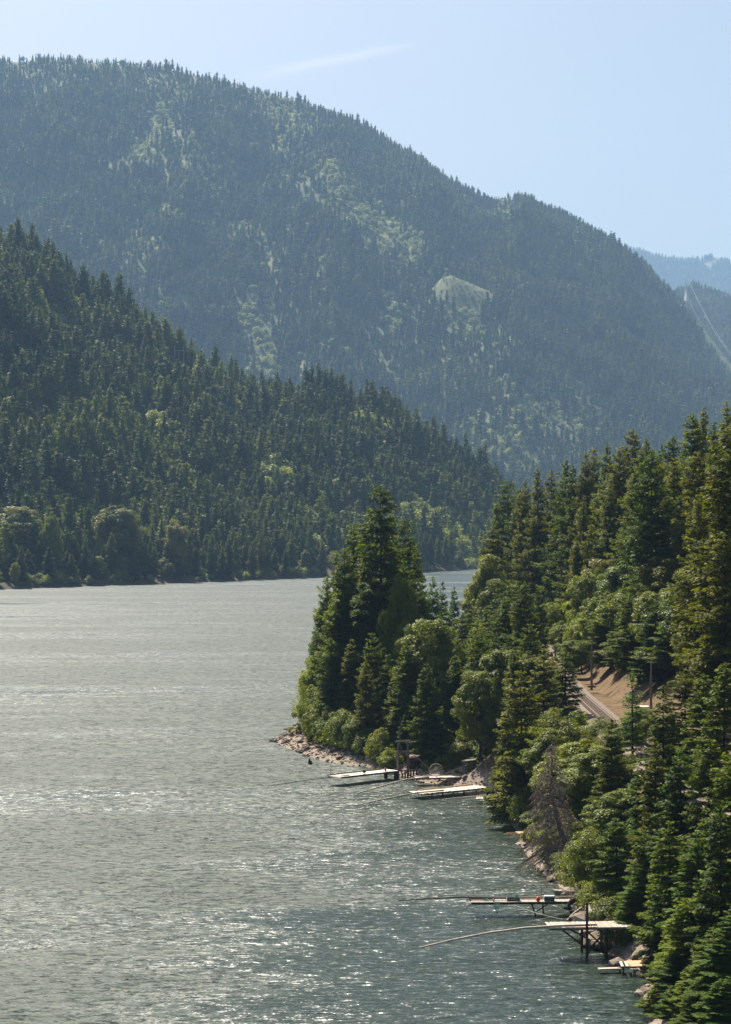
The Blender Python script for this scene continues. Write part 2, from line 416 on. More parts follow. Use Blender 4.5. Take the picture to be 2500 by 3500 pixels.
PRIDGE = np.array([(1900, 1250), (2250, 1010), (2340, 985), (2372, 972), (2420, 985), (2500, 1018), (2700, 1100), (3000, 1200)], float)
PY = 7560.0
def h_pyl(X, Y):
    px = W0 / 2 + np.asarray(X, float) / PY * F
    zr = H + (YH - np.interp(px, PRIDGE[:, 0], PRIDGE[:, 1])) * PY / F - 24
    t = (np.asarray(Y, float) - 6000) / (PY - 6000)
    up = np.where(t < 1, np.clip(t, -0.5, 1), 1 - (t - 1) * 1.2)
    return 330 + (zr - 330) * up + fbm(X / 120, Y / 200, 61, 4) * 30 * np.clip(1.1 - t, 0, 1)
FRIDGE = np.array([(1800, 880), (2050, 830), (2150, 842), (2215, 858), (2260, 872), (2330, 882), (2400, 880), (2415, 870), (2450, 866), (2475, 880), (2500, 892), (2700, 930), (3000, 900)], float)
FY = 15000.0
def h_far(X, Y):
    px = W0 / 2 + np.asarray(X, float) / FY * F
    zr = H + (YH - np.interp(px, FRIDGE[:, 0], FRIDGE[:, 1])) * FY / F - 18
    t = (np.asarray(Y, float) - 11800) / (FY - 11800)
    up = np.where(t < 1, np.clip(t, 0, 1), 1 - (t - 1) * 1.2)
    return 300 + (zr - 300) * up + fbm(X / 300, Y / 500, 71, 4) * 90 * np.clip(1.0 - t, 0, 1)

def raycast(px, py, hf, y0, y1, n=3000):
    Y = np.linspace(y0, y1, n); X = (px - W0 / 2) * Y / F; Z = H - (py - YH) * Y / F
    k = np.nonzero(hf(X, Y) >= Z)[0]
    i = k[0] if len(k) else n - 1
    return X[i], Y[i], Z[i]

def grid_mesh(name, xs, ys, hf, mat, smooth=True):
    XX, YY = np.meshgrid(xs, ys); ZZ = hf(XX, YY)
    v = np.stack([XX, YY, ZZ], -1).reshape(-1, 3)
    nx, ny = len(xs), len(ys); i = np.arange(nx - 1)[None, :] + np.arange(ny - 1)[:, None] * nx
    f = np.stack([i, i + 1, i + 1 + nx, i + nx], -1).reshape(-1, 4)
    return np_mesh(name, v, f, mat, smooth)

# ground materials
def bank_mat():
    m, t, p = newmat('bank soil, duff and dry grass')
    n1 = noise(t, 0.35, 6, 'pos', 0.65); n2 = noise(t, 2.2, 5, 'pos', 0.7)
    base = ramp(t, n1.outputs[0], [(0.32, (0.07, 0.055, 0.03)), (0.47, (0.17, 0.115, 0.06)), (0.62, (0.23, 0.15, 0.085))])
    fine = ramp(t, n2.outputs[0], [(0.3, (0.45, 0.43, 0.40)), (0.7, (1.1, 1.05, 1.0))])
    mx = mnode(t, 'ShaderNodeMix', data_type='RGBA', blend_type='MULTIPLY'); mx.inputs[0].default_value = 1
    t.links.new(base, mx.inputs[6]); t.links.new(fine, mx.inputs[7])
    g = t.nodes.new('ShaderNodeNewGeometry'); sx = t.nodes.new('ShaderNodeSeparateXYZ'); t.links.new(g.outputs['Position'], sx.inputs[0])
    st = mnode(t, 'ShaderNodeMapRange', interpolation_type='SMOOTHSTEP'); t.links.new(sx.outputs[2], st.inputs[0])
    st.inputs[1].default_value = 1.6; st.inputs[2].default_value = 3.2
    n3 = noise(t, 1.6, 5, 'pos', 0.7)
    stone = ramp(t, n3.outputs[0], [(0.3, (0.12, 0.09, 0.07)), (0.5, (0.27, 0.21, 0.165)), (0.7, (0.38, 0.31, 0.25))])
    m2 = mnode(t, 'ShaderNodeMix', data_type='RGBA'); t.links.new(st.outputs[0], m2.inputs[0])
    t.links.new(stone, m2.inputs[6]); t.links.new(mx.outputs[2], m2.inputs[7])
    t.links.new(m2.outputs[2], p.inputs['Base Color']); p.inputs['Roughness'].default_value = 0.95
    p.inputs['Specular IOR Level'].default_value = 0.15
    b = t.nodes.new('ShaderNodeBump'); b.inputs['Strength'].default_value = 0.8; b.inputs['Distance'].default_value = 0.25
    t.links.new(n2.outputs[0], b.inputs['Height']); t.links.new(b.outputs[0], p.inputs['Normal'])
    return m
M['bank'] = bank_mat()
M['hill'] = surface_mat('hillside brush and grass', [(0.30, (0.05, 0.065, 0.025)), (0.5, (0.12, 0.135, 0.05)), (0.68, (0.22, 0.19, 0.095))], 0.018, 0.95, 'pos', 0.0, detail=7)
M['lbank'] = surface_mat('far bank earth', [(0.35, (0.045, 0.045, 0.022)), (0.56, (0.085, 0.065, 0.035)), (0.72, (0.22, 0.12, 0.07))], 0.05, 0.95, 'pos', 0.0, detail=6)
M['ballast'] = surface_mat('track ballast', [(0.3, (0.085, 0.065, 0.05)), (0.7, (0.25, 0.195, 0.155))], 4.0, 0.95, 'pos', 0.8, detail=3)
M['ground'] = surface_mat('valley floor', [(0.3, (0.05, 0.06, 0.03)), (0.7, (0.12, 0.11, 0.06))], 0.02, 0.95, 'pos', 0)

# ------------------------------------------------------------------ the setting
b = B(); b.v = [(-5900, -700, -6), (5900, -700, -6), (5900, 16500, -6), (-5900, 16500, -6)]; b.f = [(0, 1, 2, 3)]
tag(b.build('ground', M['ground']), kind='structure')
b = B(); b.v = [(-1500, -500, 0), (1500, -500, 0), (1500, 2500, 0), (-1500, 2500, 0)]; b.f = [(0, 1, 2, 3)]
tag(b.build('river_water', M['water']), kind='structure')

xs = np.concatenate([np.arange(-30, 62, 1.0), np.arange(62, 300, 5.0)])
ys = np.concatenate([np.arange(60, 160, 4.0), np.arange(160, 470, 1.0), np.arange(470, 640, 2.5), np.arange(640, 1320, 8.0)])
bank = tag(link('river_bank', grid_mesh('river_bank', xs, ys, h_right, M['bank'])), kind='structure')
xs = np.concatenate([np.arange(-700, 420, 7.0)]); ys = np.arange(700, 2460, 7.0)
tag(link('far_bank_hill', grid_mesh('far_bank_hill', xs, ys, h_left, M['lbank'])), kind='structure')
tag(link('mountain', grid_mesh('mountain', np.arange(-1750, 2100, 19.0), np.arange(3500, 6860, 19.0), h_mount, M['hill'])), kind='structure')
tag(link('pylon_hill', grid_mesh('pylon_hill', np.arange(630, 2800, 25.0), np.arange(6050, 8600, 25.0), h_pyl, M['hill'])), kind='structure')
tag(link('far_ridge', grid_mesh('far_ridge', np.arange(950, 4100, 50.0), np.arange(11800, 16400, 50.0), h_far, M['hill'])), kind='structure')

# ------------------------------------------------------------------ tree meshes
def quads_from(c, ax, side, l, w):
    """diamond-ish leaf cards: centre, long axis, side axis (n,3), half length and half width (n,)"""
    l = l[:, None]; w = w[:, None]
    v = np.stack([c - ax * l, c + side * w + ax * l * 0.15, c + ax * l, c - side * w + ax * l * 0.15], 1).reshape(-1, 3)
    f = np.arange(len(c) * 4).reshape(-1, 4)
    return v, f
def norm(a): return a / np.maximum(np.linalg.norm(a, axis=-1, keepdims=True), 1e-9)

def conifer_mesh(name, h, r, seed, nb=300, step=0.26, card=(0.40, 0.15), t0=0.10, droop=0.35, dens=1.0, ragged=0.3, mat='needle', wood=True, shape=0.85, trunk_r=None, out=0.25, core=0.0):
    g = np.random.default_rng(seed)
    cs, axs, sds, ls, ws = [], [], [], [], []
    tb = B()
    tr = trunk_r or h * 0.012
    zt = [0, 0.05, 0.3, 0.6, 0.85, 1.0]
    lean = g.normal(0, 0.008, 2) * h
    def axis(t): return np.array([lean[0] * t * t, lean[1] * t * t, h * t])
    tb.tube([axis(t) for t in zt], [tr * 1.25, tr, tr * 0.8, tr * 0.5, tr * 0.22, 0.02], 7)
    nw = max(6, nb // 9); lev = t0 + (1 - t0) * (np.arange(nw) / nw) ** 0.95
    T = np.clip(np.sort(np.concatenate([np.repeat(lev, 5) + g.normal(0, 0.005, nw * 5), t0 + (1 - t0) * g.random(nb - nw * 5)])), t0, 0.992)
    az = g.random() * 6
    gap = g.random(9) * 6.28
    for i, t in enumerate(T):
        az += 2.399 + g.normal(0, 0.35)
        prof = (1 - t) ** shape * min(1.0, 0.55 + (t - t0) * 3.0)
        uneven = 1 + ragged * (0.5 * math.sin(az * 2 + t * 9 + gap[0]) + 0.5 * math.sin(az - t * 23 + gap[1])) * 0.6
        L = r * prof * uneven * (1 + g.normal(0, ragged * 0.45)) + 0.25
        L = max(L, 0.25)
        ang = 0.55 * (t ** 1.5) + 0.10 + g.normal(0, 0.10) - droop * 0.55 * (1 - t)
        d0 = np.array([math.cos(az), math.sin(az), 0.0]); sd = np.array([-d0[1], d0[0], 0])
        base = axis(t)
        n = max(2, int(L / step))
        uu = (np.arange(n) + 0.6) / n
        P = base + d0 * (L * uu)[:, None] + np.array([0, 0, 1.0]) * (L * (math.tan(ang) * uu - droop * 0.45 * uu ** 2 + droop * 0.30 * uu ** 4))[:, None]
        if wood and L > 0.8:
            k = [0, n // 2, n - 1]
            tb.tube([base] + [P[j] for j in k[1:]], [max(0.02, 0.018 * L), max(0.012, 0.010 * L), 0.006], 3, cap=False)
        tl = (0.40 * L * (1 - uu) ** 0.75 * (0.35 + 1.3 * np.minimum(uu * 2.2, 1)) + 0.18)
        for s in (-1, 1):
            tdir = norm(d0[None] * 0.75 + sd[None] * s * (0.75 + g.normal(0, 0.12, (n, 1))) + np.array([0, 0, 1.0]) * g.normal(-0.14, 0.12, (n, 1)))
            m = np.maximum(1, np.round(tl / (card[0] * 0.85) * dens)).astype(int)
            idx = np.repeat(np.arange(n), m)
            fr = np.concatenate([(np.arange(q) + g.random(q)) / q for q in m])
            C = P[idx] + tdir[idx] * (tl[idx] * fr)[:, None] + g.normal(0, card[0] * 0.12, (len(idx), 3))
            C[:, 2] -= 0.10 * fr * tl[idx]
            A = norm(tdir[idx] + g.normal(0, 0.28, (len(idx), 3)))
            up = norm(np.array([0, 0, 1.0])[None] * (1 - 0.5 * out) + d0[None] * out + g.normal(0, 0.34, (len(idx), 3)))
            S = norm(np.cross(A, up))
            cs.append(C); axs.append(A); sds.append(S)
            ls.append(card[0] * (0.45 + 0.4 * g.random(len(idx)))); ws.append(card[1] * (0.6 + 0.7 * g.random(len(idx))))
    # leader
    n = max(6, int(14 * dens)); C = np.stack([axis(t) for t in np.linspace(0.965, 1.005, n)]) + g.normal(0, 0.05, (n, 3))
    A = norm(np.array([0, 0, 1.0])[None] + g.normal(0, 0.5, (n, 3))); S = norm(np.cross(A, norm(g.normal(0, 1, (n, 3)))))
    cs.append(C); axs.append(A); sds.append(S); ls.append(np.full(n, card[0] * 0.6)); ws.append(np.full(n, card[1] * 0.7))
    v, f = quads_from(np.concatenate(cs), np.concatenate(axs), np.concatenate(sds), np.concatenate(ls), np.concatenate(ws))
    if core:  # added solid cone hidden inside the crown, there to block light
        nf = 7; lv = [(t0, 0.7), (0.35, 0.62), (0.7, 0.28), (0.96, 0.01)]; cv = []; b0 = len(v)
        for t_, k_ in lv:
            for q in range(nf):
                rr = r * core * k_ * (1 + g.normal(0, .15)); cv.append((math.cos(q / nf * 6.283) * rr, math.sin(q / nf * 6.283) * rr, h * t_))
        cf = [(b0 + i * nf + q, b0 + i * nf + (q + 1) % nf, b0 + (i + 1) * nf + (q + 1) % nf, b0 + (i + 1) * nf + q) for i in range(len(lv) - 1) for q in range(nf)]
        v = np.concatenate([v, np.array(cv)]); f = np.concatenate([f, np.array(cf)])
    crown = np_mesh(name + ' crown', v, f, M[mat])
    trunk = tb.mesh(name + ' trunk', M['bark'])
    return dict(crown=crown, trunk=trunk, h=h, r=r, n=len(f), v=v, f=f)

def broad_mesh(name, h, w, seed, ncl=70, per=380, leaf=0.17, mat='leaf', low=0.25, clr=0.17, wood=True):
    g = np.random.default_rng(seed)
    tb = B(); zc = h * (low + (1 - low) * 0.52); rz = h * (1 - low) * 0.5; rx = w / 2
    d = norm(g.normal(0, 1, (ncl, 3))); rr = 0.40 + 0.62 * g.random(ncl) ** 0.5
    cc = d * rr[:, None] * np.array([rx, rx, rz]) * (1 + g.normal(0, 0.12, (ncl, 1)))
    cc[:, 2] += zc; cc[:, 2] = np.maximum(cc[:, 2], h * low * 0.7)
    taper = np.clip(1.15 - 0.55 * (cc[:, 2] - zc) / rz, 0.4, 1.3); cc[:, :2] *= taper[:, None] ** 0.6
    fork = np.array([g.normal(0, 0.03 * w), g.normal(0, 0.03 * w), h * (low * 0.8 + 0.05)])
    if wood:
        tr = 0.016 * h + 0.05
        tb.tube([(0, 0, 0), tuple(fork * 0.5), tuple(fork)], [tr * 1.2, tr * 0.95, tr * 0.8], 7)
        top = np.array([g.normal(0, .05 * w), g.normal(0, .05 * w), h * 0.86])
        tb.tube([tuple(fork), tuple((fork + top) / 2 + g.normal(0, .03 * w, 3)), tuple(top)], [tr * 0.75, tr * 0.45, 0.03], 6)
        for i in range(0, ncl, 2):
            t = np.clip((cc[i, 2] - fork[2]) / (top[2] - fork[2]) * 0.55, 0, 0.8)
            st = fork + (top - fork) * t; md = (st + cc[i]) / 2 + np.array([0, 0, -0.04 * h])
            tb.tube([tuple(st), tuple(md), tuple(cc[i])], [tr * 0.32, tr * 0.2, 0.02], 4, cap=False)
    cs, nn = [], []
    for i in range(ncl):
        q = int(per * (0.6 + 0.8 * g.random())); cr = clr * w * (0.5 + 1.0 * g.random())
        dd = norm(g.normal(0, 1, (q, 3)) + np.array([0, 0, 0.35])); r_ = cr * (0.55 + 0.5 * g.random(q) ** 0.5)
        c = cc[i] + dd * r_[:, None] * np.array([1.15, 1.15, 0.75])
        out = norm(c - np.array([0, 0, zc * 0.8]))
        cs.append(c); nn.append(norm(dd * 0.5 + out * 0.35 + np.array([0, 0, 0.55]) + g.normal(0, 0.38, (q, 3))))
    C = np.concatenate(cs); NN = np.concatenate(nn)
    A = norm(np.cross(NN, norm(g.normal(0, 1, C.shape)))); S = np.cross(NN, A)
    k = len(C); l = leaf * (0.6 + 0.7 * g.random(k)); ww = l * (0.7 + 0.3 * g.random(k))
    v, f = quads_from(C, A, S, l, ww)
    crown = np_mesh(name + ' crown', v, f, M[mat])
    trunk = tb.mesh(name + ' trunk', M['bark']) if wood else None
    return dict(crown=crown, trunk=trunk, h=h, r=w / 2, n=k, v=v, f=f)

P = {}
P['fir'] = [conifer_mesh('fir a', 36, 7.0, 11, 240, 0.24, (0.44, 0.17), 0.06, 0.32, 1.35, 0.40, shape=0.78),
            conifer_mesh('fir b', 36, 6.4, 12, 225, 0.24, (0.44, 0.17), 0.10, 0.42, 1.35, 0.46, shape=0.70),
            conifer_mesh('fir c', 32, 6.8, 13, 215, 0.24, (0.44, 0.17), 0.05, 0.25, 1.35, 0.50, shape=0.66),
            conifer_mesh('fir d', 34, 6.2, 14, 200, 0.24, (0.44, 0.17), 0.14, 0.45, 1.35, 0.55, shape=0.60),
            conifer_mesh('fir e', 34, 6.6, 15, 230, 0.24, (0.44, 0.17), 0.08, 0.36, 1.35, 0.48, shape=0.85)]
P['young'] = [conifer_mesh('young fir a', 17, 3.5, 21, 140, 0.18, (0.32, 0.12), 0.03, 0.32, 1.6, 0.30, shape=0.8),
              conifer_mesh('young fir b', 17, 3.8, 22, 125, 0.18, (0.32, 0.12), 0.04, 0.50, 1.6, 0.42, shape=0.68),
              conifer_mesh('young fir c', 17, 3.0, 23, 125, 0.18, (0.32, 0.12), 0.06, 0.25, 1.6, 0.36, shape=0.85)]
P['thin'] = [conifer_mesh('slender fir', 14, 1.9, 31, 105, 0.24, (0.34, 0.12), 0.16, 0.15, 0.9, 0.5, shape=0.65)]
P['broad'] = [broad_mesh('maple a', 16, 10, 41, 150, 290, 0.155, clr=.115), broad_mesh('maple b', 16, 9, 42, 140, 290, 0.15, clr=.115),
              broad_mesh('maple c', 15, 11, 43, 165, 280, 0.155, low=0.14, clr=.11), broad_mesh('alder', 17, 8, 44, 130, 280, 0.14, low=0.12, clr=.12)]
P['shrub'] = [broad_mesh('shrub a', 6, 6, 51, 70, 260, 0.10, low=0.03, clr=0.14), broad_mesh('shrub b', 6, 6.4, 52, 76, 260, 0.10, low=0.03, clr=0.14)]
print('proto quads', {k: [q['n'] for q in v] for k, v in P.items()})

# ------------------------------------------------------------------ individual trees
GROUND = {'R': h_right, 'L': h_left}
TREES = []      # dicts: kind, X, Y, zg, h, r, tint, area
def add_tree(kind, X, Y, h, r, area, tint=None, side='R', label=None, explicit=True, rot=None, zg=None):
    if zg is None: zg = float(GROUND[side](np.array([X]), np.array([Y]))[0])
    TREES.append(dict(kind=kind, X=X, Y=Y, zg=zg, h=h, r=r, tint=tint, area=area, label=label, ex=explicit, rot=rot))
def by_px(kind, px, pytop, Y, r, area, **kw):
    X = (px - W0 / 2) * Y / F; zt = H - (pytop - YH) * Y / F
    zg = float(h_right(np.array([X]), np.array([Y]))[0]); zg = max(zg, 0.5)
    add_tree(kind, X, Y, max(zt - zg, r * (1.5 if kind != 'shrub' else 0.8)), r, area, zg=zg, **kw)

OLIVE, BROWN, DARK, YEL, PALE, GREEN = (1.06, 1.10, 0.72), (1.32, 1.1, 0.75), (0.75, 0.92, 0.75), (1.3, 1.35, 0.65), (1.15, 1.15, 1.25), (0.8, 1.05, 0.8)
# --- the wooded point
for px, py, Y, r, tint, lab in [
        (1305, 1655, 372, 5.4, OLIVE, 'tallest fir on the wooded point, standing clear above its neighbours'),
        (1205, 1792, 384, 4.4, OLIVE, None), (1385, 1772, 392, 4.0, OLIVE, None), (1140, 1885, 392, 4.3, OLIVE, None),
        (1098, 1968, 388, 3.9, YEL, None), (1255, 1770, 398, 4.4, OLIVE, None), (1180, 1870, 378, 4.6, OLIVE, None), (1238, 1905, 374, 4.8, OLIVE, None),
        (1330, 1830, 376, 4.6, DARK, None), (1345, 1760, 402, 4.0, OLIVE, None), (1420, 1860, 398, 3.6, OLIVE, None), (1078, 2080, 386, 3.3, YEL, None), (1290, 2010, 368, 4.2, DARK, None), (1160, 2010, 374, 4.0, OLIVE, None),
        (1120, 2060, 382, 3.6, YEL, None)]:
    by_px('fir', px + (14 if px < 1150 else 0), py, Y, r * (1.05 if px < 1150 else 1.28), 'point', tint=tint, label=lab)
for px, py, Y, r, tint in [(1379, 1914, 378, 3.2, GREEN), (1447, 1950, 410, 3.0, GREEN), (1480, 1970, 425, 3.0, GREEN), (1512, 1988, 450, 2.9, GREEN), (1552, 2004, 475, 3.0, GREEN),
                           (1528, 2072, 420, 3.4, YEL), (1580, 2090, 430, 3.2, OLIVE), (1468, 2060, 392, 3.0, GREEN), (1600, 2050, 470, 3.0, OLIVE), (1625, 2130, 400, 3.6, OLIVE), (1560, 2180, 385, 3.2, OLIVE)]:
    by_px('young', px, py, Y, r, 'point', tint=tint)
by_px('broad', 1485, 2125, 346, 4.6, 'point', tint=(1.0, 1.05, .8), label='rounded pale green maple in the middle of the wooded point')
by_px('broad', 1372, 2010, 364, 3.6, 'point', tint=(.95, 1, .9), label='tall maple squeezed between dark firs on the wooded point')
by_px('broad', 1415, 2140, 356, 3.0, 'point', tint=(.85, .95, .85), label='shaded maple left of the rounded pale green maple')
by_px('broad', 1715, 2225, 330, 4.4, 'point', tint=PALE, label='greyish green maple at the inland end of the wooded point')
by_px('broad', 1655, 2160, 372, 2.6, 'point', tint=(1.3, 1.2, 1.5), label='grey leafless looking bush among firs behind the point')
by_px('broad', 1640, 2300, 322, 3.2, 'point', tint=PALE, label='pale leafy maple behind the small shack')
by_px('young', 1468, 2370, 336, 2.6, 'point', tint=GREEN, label='small fir with a bare trunk above the fishing tower')
by_px('young', 1385, 2440, 338, 2.0, 'point', tint=GREEN, label='small green fir behind the timber tower')
for k, (px, py, Y, r, tint, lab) in enumerate([
        (1072, 2350, 378, 2.6, YEL, 'yellow green bush at the left edge of the point'), (1100, 2385, 371, 2.8, (1.15, 1.15, .7), 'leafy bush above the widest part of the stone beach'),
        (1135, 2420, 363, 2.8, (1.0, 1.05, .7), 'leafy bush in the middle of the stone shore'), (1180, 2435, 357, 2.9, (.9, 1.0, .7), 'green bush above the stone shore near the left platform'),
        (1225, 2460, 352, 2.6, (.8, .9, .65), 'darker bush above the stones right of the middle shore'), (1265, 2490, 347, 2.3, (.8, .9, .6), 'dark bush behind the left plank platform'), (1305, 2490, 341, 2.2, PALE, 'grey green bush left of the timber tower'),
        (1335, 2555, 336, 1.7, YEL, 'bright green bush right behind the left platform'), (1440, 2535, 338, 2.2, (1, 1, .7), 'bush behind the dark shed'),
        (1530, 2480, 334, 2.8, (1, 1.05, .75), 'leafy bush between the hoop net and the shack'), (1600, 2500, 330, 2.8, (1.05, 1.05, .8), 'leafy bush over the small shack'),
        (1062, 2300, 384, 2.6, YEL, 'pale bush against the water on the point')]):
    by_px('shrub', px, py, Y, r, 'point shore', tint=tint, label=lab)
# --- along the river between the point and the near bank
by_px('young', 1785, 2290, 276, 4.6, 'river edge', tint=BROWN, label='brownish fir drooping over the water left of the dead tree')
by_px('young', 1735, 2440, 284, 3.4, 'river edge', tint=(1.25, 1.05, .7), label='olive fir overhanging the plank platforms')
by_px('young', 1858, 2215, 300, 4.3, 'river edge', tint=BROWN, label='brown tinged fir left of the railway cut')
by_px('young', 1932, 2225, 303, 3.7, 'river edge', tint=OLIVE, label='dark pointed fir in front of the railway cut')
by_px('thin', 2163, 2300, 250, 1.9, 'river edge', tint=GREEN, label='slender sparse fir standing before the signal beside the track')
by_px('broad', 1905, 2570, 258, 2.8, 'river edge', tint=PALE, label='pale leafy tree behind the dead grey fir')
by_px('broad', 1985, 2540, 252, 3.6, 'river edge', tint=YEL, label='yellow green tree right of the dead grey fir top')
by_px('broad', 2075, 2545, 244, 3.6, 'river edge', tint=YEL, label='yellow green leafy tree below the railway track')
by_px('broad', 2035, 2690, 248, 3.4, 'river edge', tint=(1.0, 1.1, .6), label='green tree directly right of the dead fir')
by_px('shrub', 2030, 2850, 219, 2.8, 'river edge', tint=(1.0, 1.05, .6), label='leafy tree where the orange rope ends')
by_px('broad', 2120, 2700, 226, 3.2, 'river edge', tint=(.95, 1.05, .6), label='leafy tree above the near plank platforms')
by_px('shrub', 1915, 2840, 246, 2.4, 'river edge', tint=YEL, label='green bush inside the lower branches of the dead fir')
by_px('shrub', 2095, 3060, 202, 2.2, 'river edge', tint=(.9, .95, .6), label='bush overhanging the right end of the near plank platform')
by_px('shrub', 2060, 2985, 209, 2.2, 'river edge', tint=(1.1, 1.15, .6), label='bush above the shore end of the long narrow platform')
by_px('shrub', 2130, 3150, 196, 2.0, 'river edge', tint=(.9, 1.0, .6), label='bush between the nearest platform and the small low platform')
by_px('shrub', 1975, 2890, 230, 2.4, 'river edge', tint=(1.15, 1.15, .6), label='yellow green bush right of the dead fir base')
by_px('young', 2110, 2790, 210, 2.8, 'river edge', tint=GREEN, label='young fir above the shelf board of the nearest platform')
by_px('broad', 2190, 2420, 262, 2.4, 'river edge', tint=(1, 1.05, .8), label='leafy tree beside the tan cabinet')
for px, py, Y, r, tint, lab in [(1790, 1985, 346, 4.4, OLIVE, 'broad dark fir left of the brown bank above the track'), (1735, 2040, 352, 4.4, DARK, 'dark fir standing behind the greyish green maple')]:
    by_px('fir', px, py, Y, r, 'river edge', tint=tint, label=lab)
for px, py, Y, r, tint, lab in [(1975, 2430, 292, 2.2, YEL, 'round bush hiding the left part of the track'), (2055, 2450, 280, 2.4, (1, 1.05, .7), 'round bush hiding the middle of the track'), (2125, 2500, 262, 2.6, (1.05, 1.05, .7), 'leafy bush before the right end of the visible track'),
                                (1900, 2440, 290, 3.0, PALE, 'pale leafy bush left of the track'), (1840, 2500, 282, 2.6, YEL, 'yellow green bush behind the drooping fir'), (1955, 2470, 276, 3.0, (1, 1, .7), 'leafy bush below the track beside the dead fir top'),
                                (1840, 2760, 262, 1.8, (.9, 1, .6), 'bush at the water between drooping fir and dead fir'), (1805, 2690, 270, 2.0, (.9, 1, .6), 'shaded bush behind the drooping fir')]:
    by_px('shrub', px, py, Y, r, 'river edge', tint=tint, label=lab)
# --- the near right corner
for px, py, Y, r, tint in [(2268, 2340, 212, 3.4, OLIVE), (2340, 2280, 236, 3.6, BROWN), (2400, 2300, 222, 3.6, OLIVE), (2475, 2260, 214, 3.8, OLIVE), (2215, 2560, 214, 2.8, GREEN),
                           (2330, 2560, 194, 3.6, GREEN), (2420, 2520, 190, 3.6, OLIVE), (2500, 2560, 184, 3.8, OLIVE), (2210, 2840, 199, 2.6, GREEN), (2290, 2800, 186, 3.2, YEL),
                           (2390, 2840, 178, 3.4, GREEN), (2470, 2880, 172, 3.4, YEL), (2350, 3060, 172, 2.7, YEL), (2440, 3160, 163, 2.6, YEL), (2160, 3010, 197, 2.2, GREEN),
                           (2520, 3080, 160, 3.0, GREEN), (2300, 3130, 176, 1.9, YEL), (2370, 3290, 164, 1.9, YEL), (2470, 3360, 156, 2.2, GREEN), (2330, 3230, 170, 2.2, GREEN), (2400, 3380, 160, 2.0, YEL), (2290, 3250, 177, 1.6, GREEN), (2262, 3290, 178, 1.7, GREEN), (2248, 3390, 170.5, 1.6, YEL), (2300, 3430, 166, 1.7, GREEN), (2380, 3440, 159, 1.8, YEL), (2340, 3370, 165, 1.5, YEL), (2490, 3200, 160, 2.6, GREEN), (2410, 3020, 172, 2.6, OLIVE), (2250, 3080, 186, 2.0, GREEN), (2300, 3000, 190, 2.4, DARK)]:
    by_px('young', px, py, Y, r, 'corner', tint=tint)

for px, py, Y, r, tint, lab in [(2185, 1990, 322, 5.0, OLIVE, 'tall fir right of the brown bank above the cabinet'), (2255, 2040, 308, 5.0, DARK, 'tall dark fir above the thin grey pole'), (2150, 2080, 345, 4.6, OLIVE, 'fir directly above the right end of the brown bank'),
                                (2090, 2020, 362, 4.8, OLIVE, 'fir above the middle of the brown bank'), (2330, 2000, 300, 5.2, OLIVE, 'big olive fir above the lower right trees')]:
    by_px('fir', px, py, Y, r, 'slope', tint=tint, label=lab)
# --- right bank skyline
SKY_R = [(1736, 1641, 560), (1772, 1668, 545), (1800, 1640, 520), (1844, 1594, 505), (1883, 1602, 520), (1927, 1574, 490), (1965, 1585, 475), (2005, 1540, 468), (2035, 1524, 480), (2079, 1508, 455),
         (2120, 1530, 440), (2157, 1466, 450), (2212, 1497, 436), (2257, 1519, 430), (2310, 1490, 425), (2365, 1411, 405), (2398, 1391, 420), (2445, 1440, 400), (2490, 1372, 395), (2540, 1340, 385), (1700, 1720, 560), (1690, 1800, 500)]
for i, (px, py, Y) in enumerate(SKY_R):
    by_px('fir', px, py, Y, 5.8 + 1.6 * random.random(), 'skyline', tint=random.choice([OLIVE, OLIVE, DARK, (1.2, 1.0, .75), BROWN]))
# broadleaf groups high on the right bank
for px, py, Y, r, tint in [(1672, 1905, 470, 4.6, (1.0, 1.0, .9)), (1700, 1985, 450, 4.2, (1, 1, .9)), (1660, 1990, 480, 3.6, (1.05, 1, .8)), (2020, 1945, 392, 3.8, YEL), (2060, 2040, 380, 3.6, YEL), (2215, 1905, 372, 4.0, PALE),
                           (2405, 1985, 330, 4.4, PALE), (2340, 2080, 322, 4.2, PALE), (2460, 2080, 318, 4.2, PALE), (2240, 2100, 334, 3.8, PALE), (1990, 2110, 385, 3.0, YEL), (1940, 2120, 395, 3.0, YEL),
                           (2130, 2180, 350, 3.2, (1, 1, .7)), (2290, 2190, 306, 3.6, PALE), (2420, 2200, 300, 3.8, PALE), (2490, 2230, 292, 3.6, PALE), (1900, 2050, 420, 3.2, YEL), (2200, 2230, 322, 2.6, (1, 1, .7)), (1960, 2180, 372, 2.4, YEL)]:
    by_px('broad', px, py, Y, r, 'slope', tint=tint)

